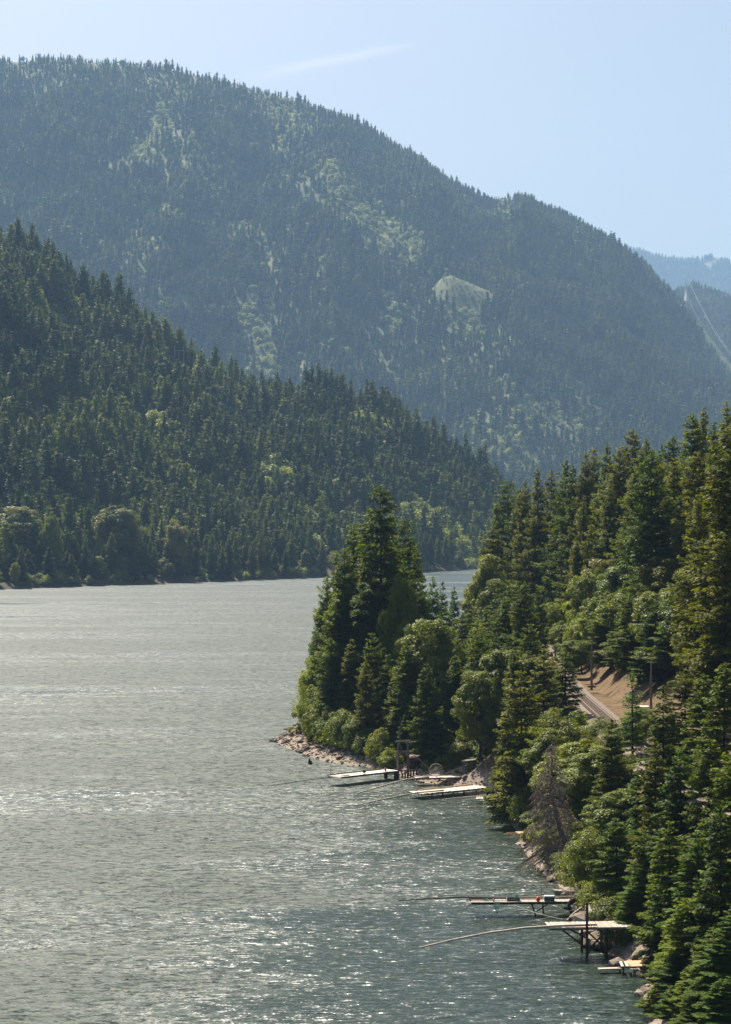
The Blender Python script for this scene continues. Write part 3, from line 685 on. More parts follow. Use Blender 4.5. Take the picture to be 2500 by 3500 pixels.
# --- fill of the slope: firs wherever the ground is free and the camera could see them
SKX = [1030, 1080, 1140, 1205, 1255, 1305, 1350, 1385, 1430, 1450, 1510, 1560, 1610, 1640, 1670, 1735, 1844, 1927, 2035, 2157, 2257, 2365, 2500, 2700]
SKYY = [2100, 1975, 1895, 1810, 1785, 1700, 1760, 1790, 1890, 1960, 2000, 2015, 2070, 1980, 1830, 1665, 1612, 1585, 1540, 1490, 1530, 1430, 1390, 1340]
g = np.random.default_rng(99)
cY = g.uniform(160, 640, 9000); cX = g.uniform(-14, 120, 9000)
cS = shore_s(cX, cY); cP = W0 / 2 + cX / cY * F
kk = (cS > 4) & (cP < 2600) & (cP > 1095); cX, cY, cS = cX[kk], cY[kk], cS[kk]
cZ = h_right(cX, cY); cT = track_x(cY)
taken = [(t['X'], t['Y'], t['r']) for t in TREES]
for X, Y, s, zg, xt in zip(cX.tolist(), cY.tolist(), cS.tolist(), cZ.tolist(), cT.tolist()):
    px = W0 / 2 + X / Y * F
    dx = X - xt
    if -4.5 < dx < 5.5 + (4.5 if 262 < Y < 415 else 2): continue      # the track and the bare cut slope
    if dx > 0:
        kind = 'fir'; h = g.uniform(22, 36); r = h * g.uniform(0.165, 0.21)
        if dx < 24 and Y < 430 and g.random() < .4: kind = 'broad'; h = g.uniform(11, 17); r = h * g.uniform(.28, .36)
    else:
        kind = 'young'; h = g.uniform(9, 19); r = h * g.uniform(0.19, 0.25)
        if 225 < Y < 330 and g.random() < .4: kind = 'broad'; h = g.uniform(7, 12); r = h * g.uniform(.30, .38)
    cap = max(np.interp(px - 35, SKX, SKYY), np.interp(px + 35, SKX, SKYY)) + g.uniform(5, 110)
    hmax = H - (cap - YH) * Y / F - zg
    if hmax < h: h = hmax
    if h < 7: continue
    if kind == 'fir' and h < 15: kind = 'young'; r = h * 0.19
    top = YH - (zg + h - H) / Y * F; rp = r * F / Y; bot = YH - (zg - H) / Y * F
    # keep sight lines to the railway cut and to the fishing platforms
    def covers(x0, x1, y0, y1): return px + rp * 0.8 > x0 and px - rp * 0.8 < x1 and top < y1 and bot > y0
    if Y < 350 and covers(1900, 2130, 2250, 2450): continue
    if Y < 330 and covers(1130, 1790, 2560, 2760): continue
    if Y < 262 and covers(1600, 2140, 2900, 3300): continue
    if Y < 240 and covers(1640, 1960, 2560, 2960): continue
    if any((X - a) ** 2 + (Y - b_) ** 2 < ((r + c) * 0.50) ** 2 for a, b_, c in taken): continue
    taken.append((X, Y, r))
    tint = [OLIVE, OLIVE, (1, 1, .9), DARK, (1.25, 1.0, .8), YEL, BROWN][int(g.integers(0, 7))]
    TREES.append(dict(kind=kind, X=X, Y=Y, zg=zg, h=h, r=r, tint=tint, area='slope' if dx > 0 else ('corner' if Y < 225 else ('point' if Y > 330 else 'river edge')), label=None, ex=False, rot=None))

# drop what the photograph shows nothing of: paint silhouettes front to back on a coarse raster
CELL = 10; buf = np.zeros((int(H0 / CELL), int(W0 / CELL)), bool)
TREES.sort(key=lambda t: t['Y'])
keep = []
for t in TREES:
    px, yb = project(t['X'], t['Y'], t['zg']); _, yt = project(t['X'], t['Y'], t['zg'] + t['h']); rp = t['r'] * F / t['Y']
    vis = 0; tot = 0
    for cy_ in range(max(0, int(yt / CELL)), min(buf.shape[0], int(yb / CELL) + 1)):
        fr = np.clip((cy_ * CELL + 5 - yt) / max(yb - yt, 1), 0, 1)
        hw = rp * (min(fr * 1.25, 1.0) if t['kind'] in ('fir', 'young', 'thin') else math.sqrt(max(0, 1 - (2 * min(fr, .8) - 0.9) ** 2)))
        a, c = max(0, int((px - hw * 0.8) / CELL)), min(buf.shape[1], int((px + hw * 0.8) / CELL) + 1)
        if c > a:
            vis += int((~buf[cy_, a:c]).sum()); tot += c - a
            buf[cy_, a:c] = True
    t['vis'] = vis
    if t['ex'] or vis >= 9: keep.append(t)
TREES = keep

# --- first rows of trees on the far left shore
g = np.random.default_rng(5)
far_taken = []
for _ in range(4000):
    if sum(1 for t in TREES if t['area'] == 'far shore') >= 110: break
    X = g.uniform(-215, 75); ys_ = float(np.interp(X, LSHORE[:, 0], LSHORE[:, 1])); Y = ys_ + g.uniform(4, 46)
    px = W0 / 2 + X / Y * F
    if px < -20 or px > 1640: continue
    if any((X - a) ** 2 + ((Y - b_) * 0.6) ** 2 < 5.4 ** 2 for a, b_ in far_taken): continue
    far_taken.append((X, Y))
    if g.random() < 0.80: add_tree('fir', X, Y, g.uniform(15, 28), g.uniform(3.8, 5.4), 'far shore', tint=[(.8, .95, 1.0), (.7, .9, 1), (1, 1, .9)][int(g.integers(0, 3))], side='L')
    else: add_tree('broad', X, Y, g.uniform(8, 14), g.uniform(2.6, 4.2), 'far shore', tint=[YEL, (1, 1.05, .9), (1.2, 1.05, .8)][int(g.integers(0, 3))], side='L')
for px, py, Y, r, tint, lab in [(405, 1730, 1310, 12.5, (1.15, 1.05, .95), 'big grey green maple rising above the far left shore'), (70, 1735, 1265, 12, (.95, .95, .75), 'broad olive maple at the left edge of the far shore'),
                                (175, 1770, 1255, 6, (1.1, 1.15, 1), 'pale small maple beside the broad olive maple on the far shore'), (600, 1780, 1330, 6.5, (1.1, 1.0, .9), 'brownish maple among firs on the far shore')]:
    X = (px - W0 / 2) * Y / F; zg = float(h_left(np.array([X]), np.array([Y]))[0]); zt = H - (py - YH) * Y / F
    add_tree('broad', X, Y, max(zt - zg, 16), r, 'far shore', tint=tint, side='L', label=lab)

ORD = ['first', 'second', 'third', 'fourth', 'fifth', 'sixth', 'seventh', 'eighth', 'ninth', 'tenth', 'eleventh', 'twelfth', 'thirteenth', 'fourteenth', 'fifteenth', 'sixteenth', 'seventeenth', 'eighteenth', 'nineteenth']
TENS = ['', '', 'twenty', 'thirty', 'forty', 'fifty', 'sixty', 'seventy', 'eighty', 'ninety']
TENTH = ['', '', 'twentieth', 'thirtieth', 'fortieth', 'fiftieth', 'sixtieth', 'seventieth', 'eightieth', 'ninetieth']
def ordinal(n):
    if n < 20: return ORD[n - 1]
    if n >= 100: return 'hundred and ' + ordinal(n - 100) if n > 100 else 'hundredth'
    return TENTH[n // 10] if n % 10 == 0 else TENS[n // 10] + '-' + ORD[n % 10 - 1]
AREA = {'point': 'on the wooded point', 'point shore': 'on the stone shore of the point', 'river edge': 'at the river edge below the railway', 'corner': 'in the lower right corner',
        'skyline': 'on the right bank skyline', 'slope': 'on the slope above the railway', 'far shore': 'along the far left shore'}
GRP = {'point': 'trees of the wooded point', 'point shore': 'bushes on the shore of the point', 'river edge': 'trees along the river edge', 'corner': 'near trees in the lower right corner',
       'skyline': 'skyline firs of the right bank', 'slope': 'trees on the slope above the railway', 'far shore': 'trees along the far left shore'}
NM = {'fir': 'fir_tree', 'young': 'young_fir_tree', 'thin': 'young_fir_tree', 'broad': 'broadleaf_tree', 'shrub': 'shrub'}
ADJ = {'fir': 'tall fir', 'young': 'young fir', 'thin': 'slender young fir', 'broad': 'broadleaf tree', 'shrub': 'leafy bush'}
def tintword(t):
    if t is None: return 'green'
    if t == BROWN: return 'brownish'
    if t == DARK: return 'dark green'
    if t in (YEL,): return 'yellow green'
    if t == PALE: return 'pale green'
    return 'olive' if t == OLIVE else 'green'
buckets = {}
for t in TREES:
    t['px'] = project(t['X'], t['Y'], t['zg'] + t['h'])[0]
    t['key'] = (ADJ[t['kind']], t['area'])
    buckets.setdefault(t['key'], []).append(t)
for key, L in buckets.items():
    L.sort(key=lambda t: t['px'])
    for i, t in enumerate(L):
        if t['label'] is None:
            a = key[0].split(' ', 1)
            t['label'] = f"{tintword(t['tint'])} {key[0]} {AREA[key[1]]}, {ordinal(i + 1)} from left"
def place_tree(t, i):
    pr = P[t['kind']][i % len(P[t['kind']])]
    root = empty(NM[t['kind']], (t['X'], t['Y'], t['zg'] - 0.25), t['rot'] if t['rot'] is not None else (i * 2.399) % 6.283)
    sx_ = t['r'] / pr['r']; root.scale = (sx_, sx_, t['h'] / pr['h'])
    cat = 'bush' if t['kind'] == 'shrub' else 'tree'
    tag(root, t['label'], cat, GRP[t['area']])
    for nme in ('trunk', 'crown'):
        o = link(nme, pr[nme], root)
        if t['tint']: o.color = (*t['tint'], 1)
    return root
for i, t in enumerate(TREES): place_tree(t, i)
print('individual trees', len(TREES), {k[0] + '/' + k[1]: len(v) for k, v in buckets.items()})

# --- the dead grey fir
def dead_fir():
    g = np.random.default_rng(77); base = at(1941, 2919, 241); top = at(1889, 2507, 241)
    hh = top.z - base.z
    root = empty('dead_fir_tree', (base.x, base.y, base.z - 0.3)); tag(root, 'bare dead grey fir leaning over the water between green trees', 'tree')
    tr = B(); cr = B()
    def axis(t): return np.array([(-1.9 * min(t * 2.2, 1) + 0.15 * t), 0.0, hh * t])
    tr.tube([axis(t) for t in (0, .08, .2, .35, .5, .7, .85, 1)], [.3, .26, .23, .2, .17, .12, .07, .02], 7)
    tr.build('trunk', M['dead'], root)
    az = 0
    for i in range(120):
        t = 0.05 + 0.9 * (i / 120) ** 1.25; az += 2.399 + g.normal(0, .4)
        L = (5.4 * (1 - t) ** 1.1 + 0.5) * g.uniform(.55, 1.1); d = np.array([math.cos(az), math.sin(az), 0]); b0 = axis(t)
        pts = [b0 + d * L * u_ + np.array([0, 0, L * (0.05 * u_ - 0.55 * u_ * u_)]) for u_ in (0, .25, .5, .75, 1)]
        cr.tube(pts, [.07, .055, .04, .03, .014], 4, cap=False)
        sd = np.array([-d[1], d[0], 0])
        for k in range(int(L * 7)):
            u_ = g.uniform(.2, 1); p0 = b0 + d * L * u_ + np.array([0, 0, L * (0.05 * u_ - 0.55 * u_ * u_)]); tl = (0.45 * L * (1.05 - u_) + .3) * g.uniform(.5, 1.1)
            dv_ = d * .7 + sd * g.choice([-1, 1]) * g.uniform(.4, .9); p1 = p0 + dv_ * tl * .5 + np.array([0, 0, -.12 * tl]); p2 = p0 + dv_ * tl + np.array([0, 0, -.55 * tl])
            cr.tube([p0, p1, p2], [.028, .022, .012], 3, cap=False)
            for q in range(2):
                e = p1 + (p2 - p1) * g.uniform(0, 1); cr.tube([e, e + np.array([g.normal(0, .2), g.normal(0, .2), -g.uniform(.15, .45)])], [.018, .010], 3, cap=False)
    cr.build('crown', M['dead'], root)
dead_fir()

# ------------------------------------------------------------------ forests that read as one mass
def far_protos(prefix, specs):
    c = bpy.data.collections.new(prefix)
    for i, (kind, args) in enumerate(specs):
        if kind == 'c':
            pr = conifer_mesh(f'{prefix}{i}', wood=False, mat='needle_far', out=0.8, core=0.8, **args)
        else:
            pr = broad_mesh(f'{prefix}{i}', wood=False, mat='leaf_far', **args)
        me = pr['crown']
        o = bpy.data.objects.new(f'{prefix}{i:02d}', me); c.objects.link(o)
    return c

def scatter_obj(name, pts, idx, scl, rot, coll, label, cat):
    me = bpy.data.meshes.new(name); me.vertices.add(len(pts)); me.vertices.foreach_set('co', np.asarray(pts, np.float32).ravel())
    a = me.attributes.new('pick', 'INT', 'POINT'); a.data.foreach_set('value', np.asarray(idx, np.int32))
    a = me.attributes.new('size', 'FLOAT_VECTOR', 'POINT'); a.data.foreach_set('vector', np.asarray(scl, np.float32).ravel())
    a = me.attributes.new('turn', 'FLOAT_VECTOR', 'POINT'); a.data.foreach_set('vector', np.asarray(rot, np.float32).ravel())
    me.update()
    o = link(name, me)
    ng = bpy.data.node_groups.new(name, 'GeometryNodeTree')
    ng.interface.new_socket('Geometry', in_out='INPUT', socket_type='NodeSocketGeometry')
    ng.interface.new_socket('Geometry', in_out='OUTPUT', socket_type='NodeSocketGeometry')
    n = ng.nodes; l = ng.links
    gi = n.new('NodeGroupInput'); go = n.new('NodeGroupOutput')
    ci = n.new('GeometryNodeCollectionInfo'); ci.inputs['Collection'].default_value = coll
    ci.inputs['Separate Children'].default_value = True; ci.inputs['Reset Children'].default_value = True
    ip = n.new('GeometryNodeInstanceOnPoints'); ip.inputs['Pick Instance'].default_value = True
    def attr(nm_, typ):
        k = n.new('GeometryNodeInputNamedAttribute'); k.data_type = typ; k.inputs['Name'].default_value = nm_
        return [s for s in k.outputs if s.enabled and s.name == 'Attribute'][0]
    l.new(gi.outputs[0], ip.inputs['Points']); l.new(ci.outputs[0], ip.inputs['Instance'])
    l.new(attr('pick', 'INT'), ip.inputs['Instance Index']); l.new(attr('turn', 'FLOAT_VECTOR'), ip.inputs['Rotation']); l.new(attr('size', 'FLOAT_VECTOR'), ip.inputs['Scale'])
    l.new(ip.outputs[0], go.inputs[0])
    md = o.modifiers.new('forest', 'NODES'); md.node_group = ng
    tag(o, label, cat, kind='stuff')
    return o

def seg_w(px, py, lines, wide=1.0):
    """0..1 weight near picture-plotted strips (x0,y0,x1,y1,halfwidth,strength): clearings and leafy gullies"""
    w = np.zeros_like(px)
    for x0, y0, x1, y1, hw, st in lines:
        dx, dy = x1 - x0, y1 - y0
        t = np.clip(((px - x0) * dx + (py - y0) * dy) / (dx * dx + dy * dy + 1e-6), 0, 1)
        d = np.hypot(px - x0 - t * dx, py - y0 - t * dy) / (hw * wide)
        w = np.maximum(w, st * np.clip(1.35 - d, 0, 1))
    return w

def jitter_grid(x0, x1, y0, y1, sp, g):
    XX, YY = np.meshgrid(np.arange(x0, x1, sp), np.arange(y0, y1, sp))
    return (XX + g.uniform(-.5, .5, XX.shape) * sp).ravel(), (YY + g.uniform(-.5, .5, XX.shape) * sp).ravel()

MARGIN = 0.022
def in_view(X, Y): return np.abs(X / Y) < W0 / 2 / F + MARGIN

# mountain
g = np.random.default_rng(31)
near_c = far_protos('hill_tree_', [('c', dict(h=30, r=6.6, seed=201, nb=110, shape=.66, step=0.8, card=(1.25, 0.55), t0=.05, droop=.3, dens=.75, ragged=.35)),
                                   ('c', dict(h=30, r=5.8, seed=202, nb=100, shape=.75, step=0.8, card=(1.25, 0.55), t0=.10, droop=.4, dens=.75, ragged=.4)),
                                   ('c', dict(h=30, r=7.0, seed=203, nb=110, step=0.8, card=(1.3, 0.6), t0=.04, droop=.25, dens=.75, ragged=.5, shape=.58)),
                                   ('b', dict(h=18, w=13, seed=204, ncl=40, per=34, leaf=.62, low=.12)),
                                   ('b', dict(h=17, w=11, seed=205, ncl=34, per=34, leaf=.60, low=.10))])
far_c = far_protos('mountain_tree_', [('c', dict(h=30, r=4.2, seed=211, nb=46, step=1.3, card=(2.3, 1.05), t0=.05, droop=.3, dens=.75, ragged=.4)),
                                      ('c', dict(h=30, r=3.6, seed=212, nb=44, step=1.3, card=(2.3, 1.05), t0=.08, droop=.4, dens=.75, ragged=.45)),
                                      ('c', dict(h=30, r=4.6, seed=213, nb=46, step=1.3, card=(2.4, 1.1), t0=.03, droop=.25, dens=.75, ragged=.5, shape=.72)),
                                      ('b', dict(h=16, w=13, seed=214, ncl=26, per=18, leaf=1.0, low=.08)),
                                      ('b', dict(h=15, w=11, seed=215, ncl=22, per=18, leaf=1.0, low=.08))])
M_STRIPS = [(560, 390, 470, 520, 45, .75), (620, 480, 700, 560, 70, .45), (930, 390, 1010, 380, 60, .55), (950, 420, 975, 580, 38, .7), (1000, 420, 1150, 600, 70, .45), (1150, 600, 1200, 720, 55, .75),
            (1210, 720, 1390, 850, 62, .8), (1100, 660, 1180, 700, 40, .4), (850, 1000, 880, 1060, 36, .7), (870, 1060, 900, 1230, 55, 1.0), (900, 800, 905, 960, 28, .45), (1330, 1000, 1350, 1080, 34, .8),
            (1500, 1030, 1530, 1090, 36, .7), (1590, 1075, 1600, 1095, 50, 1.0), (1730, 720, 1740, 760, 30, .6), (1800, 1400, 1960, 1440, 90, .6), (1850, 1340, 1870, 1450, 60, .6),
            (1650, 1480, 1760, 1540, 70, .5), (700, 650, 760, 690, 50, .35), (440, 940, 520, 860, 50, .4), (1160, 1150, 1190, 1200, 40, .55), (1480, 900, 1560, 960, 36, .4),
            (2372, 1035, 2500, 1210, 26, 1.0), (2420, 1100, 2500, 1200, 34, 1.0)]
X, Y = jitter_grid(-1250 * MK, 1480 * MK, 2620 * MK, 4420 * MK, 11.6, g)
k = in_view(X, Y); X, Y = X[k], Y[k]
Z = h_mount(X, Y); px, py = project(X, Y, Z + 10)
w = seg_w(px + g.normal(0, 14, len(px)), py + g.normal(0, 14, len(px)), M_STRIPS, 1.12)
patch = np.clip((fbm(X / 98, Y / 150, 91, 4) - 0.03) * 4.5, 0, .5)
patch *= np.clip((1.0 - np.abs(px - 900) / 1300), .25, 1)
w = np.maximum(np.clip(w * 1.25, 0, 1), patch)
rnd = g.random(len(X))
swath = seg_w(px, py, [(2365, 1030, 2440, 1120, 20, 1.0), (2440, 1120, 2540, 1260, 36, 1.0)]) > .4
knob = ((X / MK - KNOB[0]) / 52) ** 2 + ((Y / MK - KNOB[1]) / 60) ** 2 < 1.0
keep_ = (rnd > w * 0.40) & (fbm(X / 30, Y / 30, 33, 2) > -.24) & ~(swath & (g.random(len(X)) < .35)) & ~(knob & (g.random(len(X)) < .30))
isb = g.random(len(X)) < w * 1.0
isb |= knob | swath
X, Y, Z, isb, px, py, knob, swath = [q[keep_] for q in (X, Y, Z, isb, px, py, knob, swath)]
hsc = np.where(isb, g.uniform(.35, .85, len(X)), (.5 + .75 * g.random(len(X)) ** 1.3) * (1 + .9 * fbm(X / 70, Y / 70, 17, 2)) * np.where(Y > 4080 * MK, .68, 1))
hsc = np.where(knob | swath, g.uniform(.14, .32, len(X)), hsc)
front = seg_w(px, py, [(2365, 1060, 2440, 1165, 30, 1.0), (2440, 1165, 2540, 1310, 40, 1.0)]) > .4
hsc = np.where(front & ~swath, hsc * .45, hsc)
hsc = hsc * 1.08
wsc = hsc * g.uniform(1.15, 1.6, len(X)) * np.where(isb, 1.0, 1.0)
pick = np.where(isb, g.integers(3, 5, len(X)), g.integers(0, 3, len(X)))
scatter_obj('mountain_forest', np.stack([X, Y, Z - 1.0], 1), pick, np.stack([wsc, wsc, hsc], 1), np.stack([g.normal(0, .05, len(X)), g.normal(0, .05, len(X)), g.uniform(0, 6.28, len(X))], 1),
            far_c, 'blue hazed conifer forest with pale leafy gullies covering the mountain', 'forest')
n_m = len(X)
# left hill
L_STRIPS = [(890, 1580, 990, 1630, 45, .9), (940, 1620, 1000, 1660, 40, .6), (480, 1300, 540, 1300, 45, .8), (470, 1230, 620, 1250, 22, .9), (560, 1220, 640, 1250, 20, 1.0), (700, 1230, 760, 1250, 18, .9), (830, 1245, 900, 1265, 18, 1.0),
            (780, 1350, 820, 1390, 40, .6), (1420, 1760, 1500, 1840, 60, .7), (1440, 1480, 1480, 1520, 40, .5), (0, 1100, 30, 1200, 30, .5), (1280, 1440, 1340, 1480, 40, .4), (1480, 1880, 1560, 1900, 50, .7), (150, 1760, 300, 1830, 50, .4)]
X, Y = jitter_grid(-420, 330, 1180, 2250, 7.4, g)
k = in_view(X, Y); X, Y = X[k], Y[k]
s = Y - np.interp(X, LSHORE[:, 0], LSHORE[:, 1]); k = s > 40; X, Y, s = X[k], Y[k], s[k]
Z = h_left(X, Y); px, py = project(X, Y, Z + 8)
w = seg_w(px + g.normal(0, 10, len(px)), py + g.normal(0, 10, len(px)), L_STRIPS)
w = np.maximum(w, np.clip((fbm(X / 45, Y / 60, 95, 4) - 0.10) * 4, 0, .5))
keep_ = g.random(len(X)) > w * .35
clear = seg_w(px, py, [(470, 1245, 640, 1262, 20, 1.0), (690, 1240, 770, 1262, 16, 1.0), (830, 1250, 900, 1275, 18, 1.0)]) > .4
FXYZ = raycast(612, 1243, h_left, 1350, 2100)
clear |= (np.abs(X - FXYZ[0] * Y / FXYZ[1]) < 15) & (Y > FXYZ[1] - 130) & (Y < FXYZ[1] + 8)
isb = g.random(len(X)) < w
isb |= clear
X, Y, Z, isb, clear = [q[keep_] for q in (X, Y, Z, isb, clear)]
hsc = np.where(isb, g.uniform(.4, .9, len(X)), (.40 + .68 * g.random(len(X)) ** 1.2) * (1 + 1.1 * fbm(X / 40, Y / 50, 19, 2)))
hsc = np.where(clear, g.uniform(.10, .20, len(X)), hsc)
wsc = hsc ** .8 * g.uniform(.9, 1.25, len(X)) * np.where(isb & ~clear, 1.1, 1.0) * np.where(clear, 1.8, 1)
pick = np.where(isb, g.integers(3, 5, len(X)), g.integers(0, 3, len(X)))
scatter_obj('hillside_forest', np.stack([X, Y, Z - .8], 1), pick, np.stack([wsc, wsc, hsc], 1), np.stack([g.normal(0, .05, len(X)), g.normal(0, .05, len(X)), g.uniform(0, 6.28, len(X))], 1),
            near_c, 'dark green fir forest covering the hill across the river', 'forest')
n_l = len(X)
# low brush on the far bank
X, Y = jitter_grid(-330, 150, 1000, 1800, 3.2, g); k = in_view(X, Y); X, Y = X[k], Y[k]
s = Y - np.interp(X, LSHORE[:, 0], LSHORE[:, 1]); k = (s > 2.0) & (s < 42) & (fbm(X / 14, Y / 14, 77, 2) > -.13); X, Y = X[k], Y[k]
Z = h_left(X, Y); sc = g.uniform(.10, .30, len(X))
scatter_obj('far_bank_brush', np.stack([X, Y, Z - .4], 1), g.integers(3, 5, len(X)), np.stack([sc * 1.3, sc * 1.3, sc], 1), np.stack([0 * X, 0 * X, g.uniform(0, 6.28, len(X))], 1), near_c, 'low dark brush along the foot of the far bank', 'brush')
# pylon hill and far ridge
X, Y = jitter_grid(840, 1820, 6300, 7700, 12, g); k = (X / Y < W0 / 2 / F + MARGIN) & (X / Y > 0.10); X, Y = X[k], Y[k]
Z = h_pyl(X, Y); px, py = project(X, Y, Z)
sc = g.uniform(.7, 1.2, len(X))
scatter_obj('pylon_hill_forest', np.stack([X, Y, Z - 1], 1), g.integers(0, 3, len(X)), np.stack([sc * 1.6, sc * 1.6, sc * 1.25], 1), np.stack([0 * X, 0 * X, g.uniform(0, 6.28, len(X))], 1), far_c, 'hazy fir forest on the hill behind the lattice pylon', 'forest')
X, Y = jitter_grid(1500, 3000, 12600, 15130, 18, g); k = (X / Y < W0 / 2 / F + MARGIN) & (X / Y > 0.115); X, Y = X[k], Y[k]
Z = h_far(X, Y); px, py = project(X, Y, Z)
bare = seg_w(px, py, [(2425, 905, 2455, 885, 14, 1.0)]) > .4; X, Y, Z = X[~bare], Y[~bare], Z[~bare]
sc = g.uniform(.6, 1.1, len(X))
scatter_obj('far_ridge_forest', np.stack([X, Y, Z - 1], 1), g.integers(0, 3, len(X)), np.stack([sc * 1.9, sc * 1.9, sc * 1.2], 1), np.stack([0 * X, 0 * X, g.uniform(0, 6.28, len(X))], 1), far_c, 'pale blue forested ridge on the horizon at the right', 'forest')
# trees on the part of the right bank that lies out of sight behind the skyline, and undergrowth
g = np.random.default_rng(8)
X, Y = jitter_grid(-16, 70, 165, 620, 2.1, g)
s = shore_s(X, Y); xt = track_x(Y); dx = X - xt
k = (s > np.where((Y > 225) & (Y < 312), .6, np.where(Y < 185, 1.2, 3.2))) & ((dx < -4.6) | (dx > 13)) & (X / Y < .19); X, Y, s = X[k], Y[k], s[k]
k = g.random(len(X)) < .8; X, Y, s = X[k], Y[k], s[k]
px, py = project(X, Y, h_right(X, Y) + 1)
k = ~((px > 1880) & (px < 2180) & (py > 2200) & (py < 2600) & (g.random(len(X)) < .8)); X, Y, s = X[k], Y[k], s[k]
uc = bpy.data.collections.new('undergrowth_plants')
for i, (hh, ww, sd) in enumerate(((2.2, 2.6, 301), (1.8, 2.8, 302), (2.6, 2.2, 303))):
    pr = broad_mesh(f'under{i}', hh, ww, sd, 16, 60, .13, low=.03, clr=.22, wood=False)
    o = bpy.data.objects.new(f'undergrowth_{i}', pr['crown']); uc.objects.link(o)
sc = g.uniform(.4, 1.25, len(X)) * np.clip(s / 6, np.where((Y > 228) & (Y < 312), .85, .5), 1)
scatter_obj('undergrowth', np.stack([X, Y, h_right(X, Y) - .15], 1), g.integers(0, 3, len(X)), np.stack([sc, sc, sc], 1), np.stack([0 * X, 0 * X, g.uniform(0, 6.28, len(X))], 1), uc,
            'low leafy undergrowth covering the right river bank', 'undergrowth')
print('mass trees', n_m, n_l, len(X))

# ------------------------------------------------------------------ stones of the shore
def rock_mesh(name, seed, flat=.6):
    g = np.random.default_rng(seed)
    import bmesh
    bm = bmesh.new(); bmesh.ops.create_icosphere(bm, subdivisions=1, radius=1.0)
    ns = [Vector(norm(g.normal(0, 1, 3))) for _ in range(7)]; ds = g.uniform(.55, .9, 7)
    for v_ in bm.verts:
        p_ = v_.co.copy()
        for n_, d_ in zip(ns, ds):
            k_ = p_.dot(n_)
            if k_ > d_: p_ -= n_ * (k_ - d_)
        p_ *= 1 + g.normal(0, .06); p_.z *= flat; v_.co = p_
    me = bpy.data.meshes.new(name); bm.to_mesh(me); bm.free(); me.materials.append(M['rock']); return me
RK = [rock_mesh(f'stone {i}', 400 + i, .45 + .08 * i) for i in range(6)]
g = np.random.default_rng(12)
spots = []
def stones(y0, y1, n, smin, smax, r0, r1):
    Y = g.uniform(y0, y1, n * 30); X = g.uniform(-18, 30, n * 30); s = shore_s(X, Y)
    k = np.nonzero((s > smin) & (s < smax))[0][:n]
    r = r0 + (r1 - r0) * g.random(len(k)) ** 2
    spots.extend(zip(X[k], Y[k], r, h_right(X[k], Y[k])))
stones(338, 425, 165, -.8, 4.5, .32, .85)
stones(316, 340, 45, -.6, 3.5, .25, .6)
stones(214, 240, 50, -.5, 4.0, .4, 1.2)
stones(172, 214, 36, -.4, 3.0, .4, 1.3)
for i, (X, Y, r, z) in enumerate(spots):
    link('stone', RK[i % 6], bank, (X, Y, max(z, -.1) + r * .12), (g.normal(0, .25), g.normal(0, .25), g.uniform(0, 6.28)), (r * g.uniform(.8, 1.4), r, r * g.uniform(.7, 1.1)))
# pebbles: far too many to count
vv, ff = [], []; ico = np.array([v_.co[:] for v_ in RK[2].vertices]); icf = np.array([list(p_.vertices) for p_ in RK[2].polygons])
pY = g.uniform(170, 428, 60000); pX = g.uniform(-18, 28, 60000); pS = shore_s(pX, pY); k = np.nonzero((pS > -.5) & (pS < 5))[0][:2600]
pX, pY = pX[k], pY[k]; pZ = h_right(pX, pY)
for cnt in range(len(pX)):
    r = g.uniform(.10, .30); a = g.uniform(0, 6.28)
    q = ico * r * np.array([g.uniform(.8, 1.5), 1, g.uniform(.6, 1)]); q = np.stack([q[:, 0] * math.cos(a) - q[:, 1] * math.sin(a), q[:, 0] * math.sin(a) + q[:, 1] * math.cos(a), q[:, 2]], 1)
    vv.append(q + np.array([pX[cnt], pY[cnt], max(pZ[cnt], -.05) + r * .1])); ff.append(icf + cnt * len(ico))
tag(link('pebbles', np_mesh('pebbles', np.concatenate(vv), np.concatenate(ff), M['rock']), bank), kind='stuff')
# boulders at the near platforms
for px, py, Y, r in [(1950, 3030, 222, 1.1), (1935, 3055, 219, .9), (1975, 3010, 226, 1.2), (1990, 3115, 203, 1.5), (2040, 3200, 198.5, 1.5), (2060, 3215, 197.5, 1.2), (2020, 3190, 200, 1.3), (2110, 3285, 190, .9), (2235, 3340, 183, 1.0),
                     (2190, 3395, 178.5, .8), (2260, 3400, 176, 1.1), (1925, 3040, 224, 1.0), (1965, 3050, 217, 1.1), (2180, 3320, 186, .7), (1990, 3135, 201.5, 1.2), (2075, 3190, 200, 1.3)]:
    p_ = at(px, py, Y)
    link('stone', RK[int(g.integers(0, 6))], bank, (p_.x, p_.y, max(p_.z - r * .35, -.2)), (g.normal(0, .3), g.normal(0, .3), g.uniform(0, 6.28)), (r * 1.2, r, r * .85))

# ------------------------------------------------------------------ railway
tr_root = empty('railway_track', (0, 0, 0)); tag(tr_root, 'single railway track on gravel running along the river bank', 'railway track')
ysr = np.arange(165, 640, 6.0)
v, f = [], []
for i, y in enumerate(ysr):
    xt = float(track_x(y))
    for dx_, dz in ((-3.0, -.3), (-1.7, .18), (1.7, .18), (3.0, -.2)): v.append((xt + dx_, y, TZ + dz))
    if i:
        for k in range(3): q = (i - 1) * 4 + k; f.append((q, q + 1, q + 5, q + 4))
gb = link('gravel_bed', np_mesh('gravel_bed', v, f, M['ballast'])); tag(gb, kind='structure')
for sgn in (-.72, .72):
    b = B(); b.tube([(float(track_x(y)) + sgn, y, TZ + .42) for y in ysr], .075, 4); b.build('rail', M['rail'], tr_root)
b = B()
for y in np.arange(235, 420, .62): b.box((float(track_x(y)), y, TZ + .25), (2.3, .22, .14))
tag(b.build('sleepers', M['ballast'], tr_root), kind='stuff')
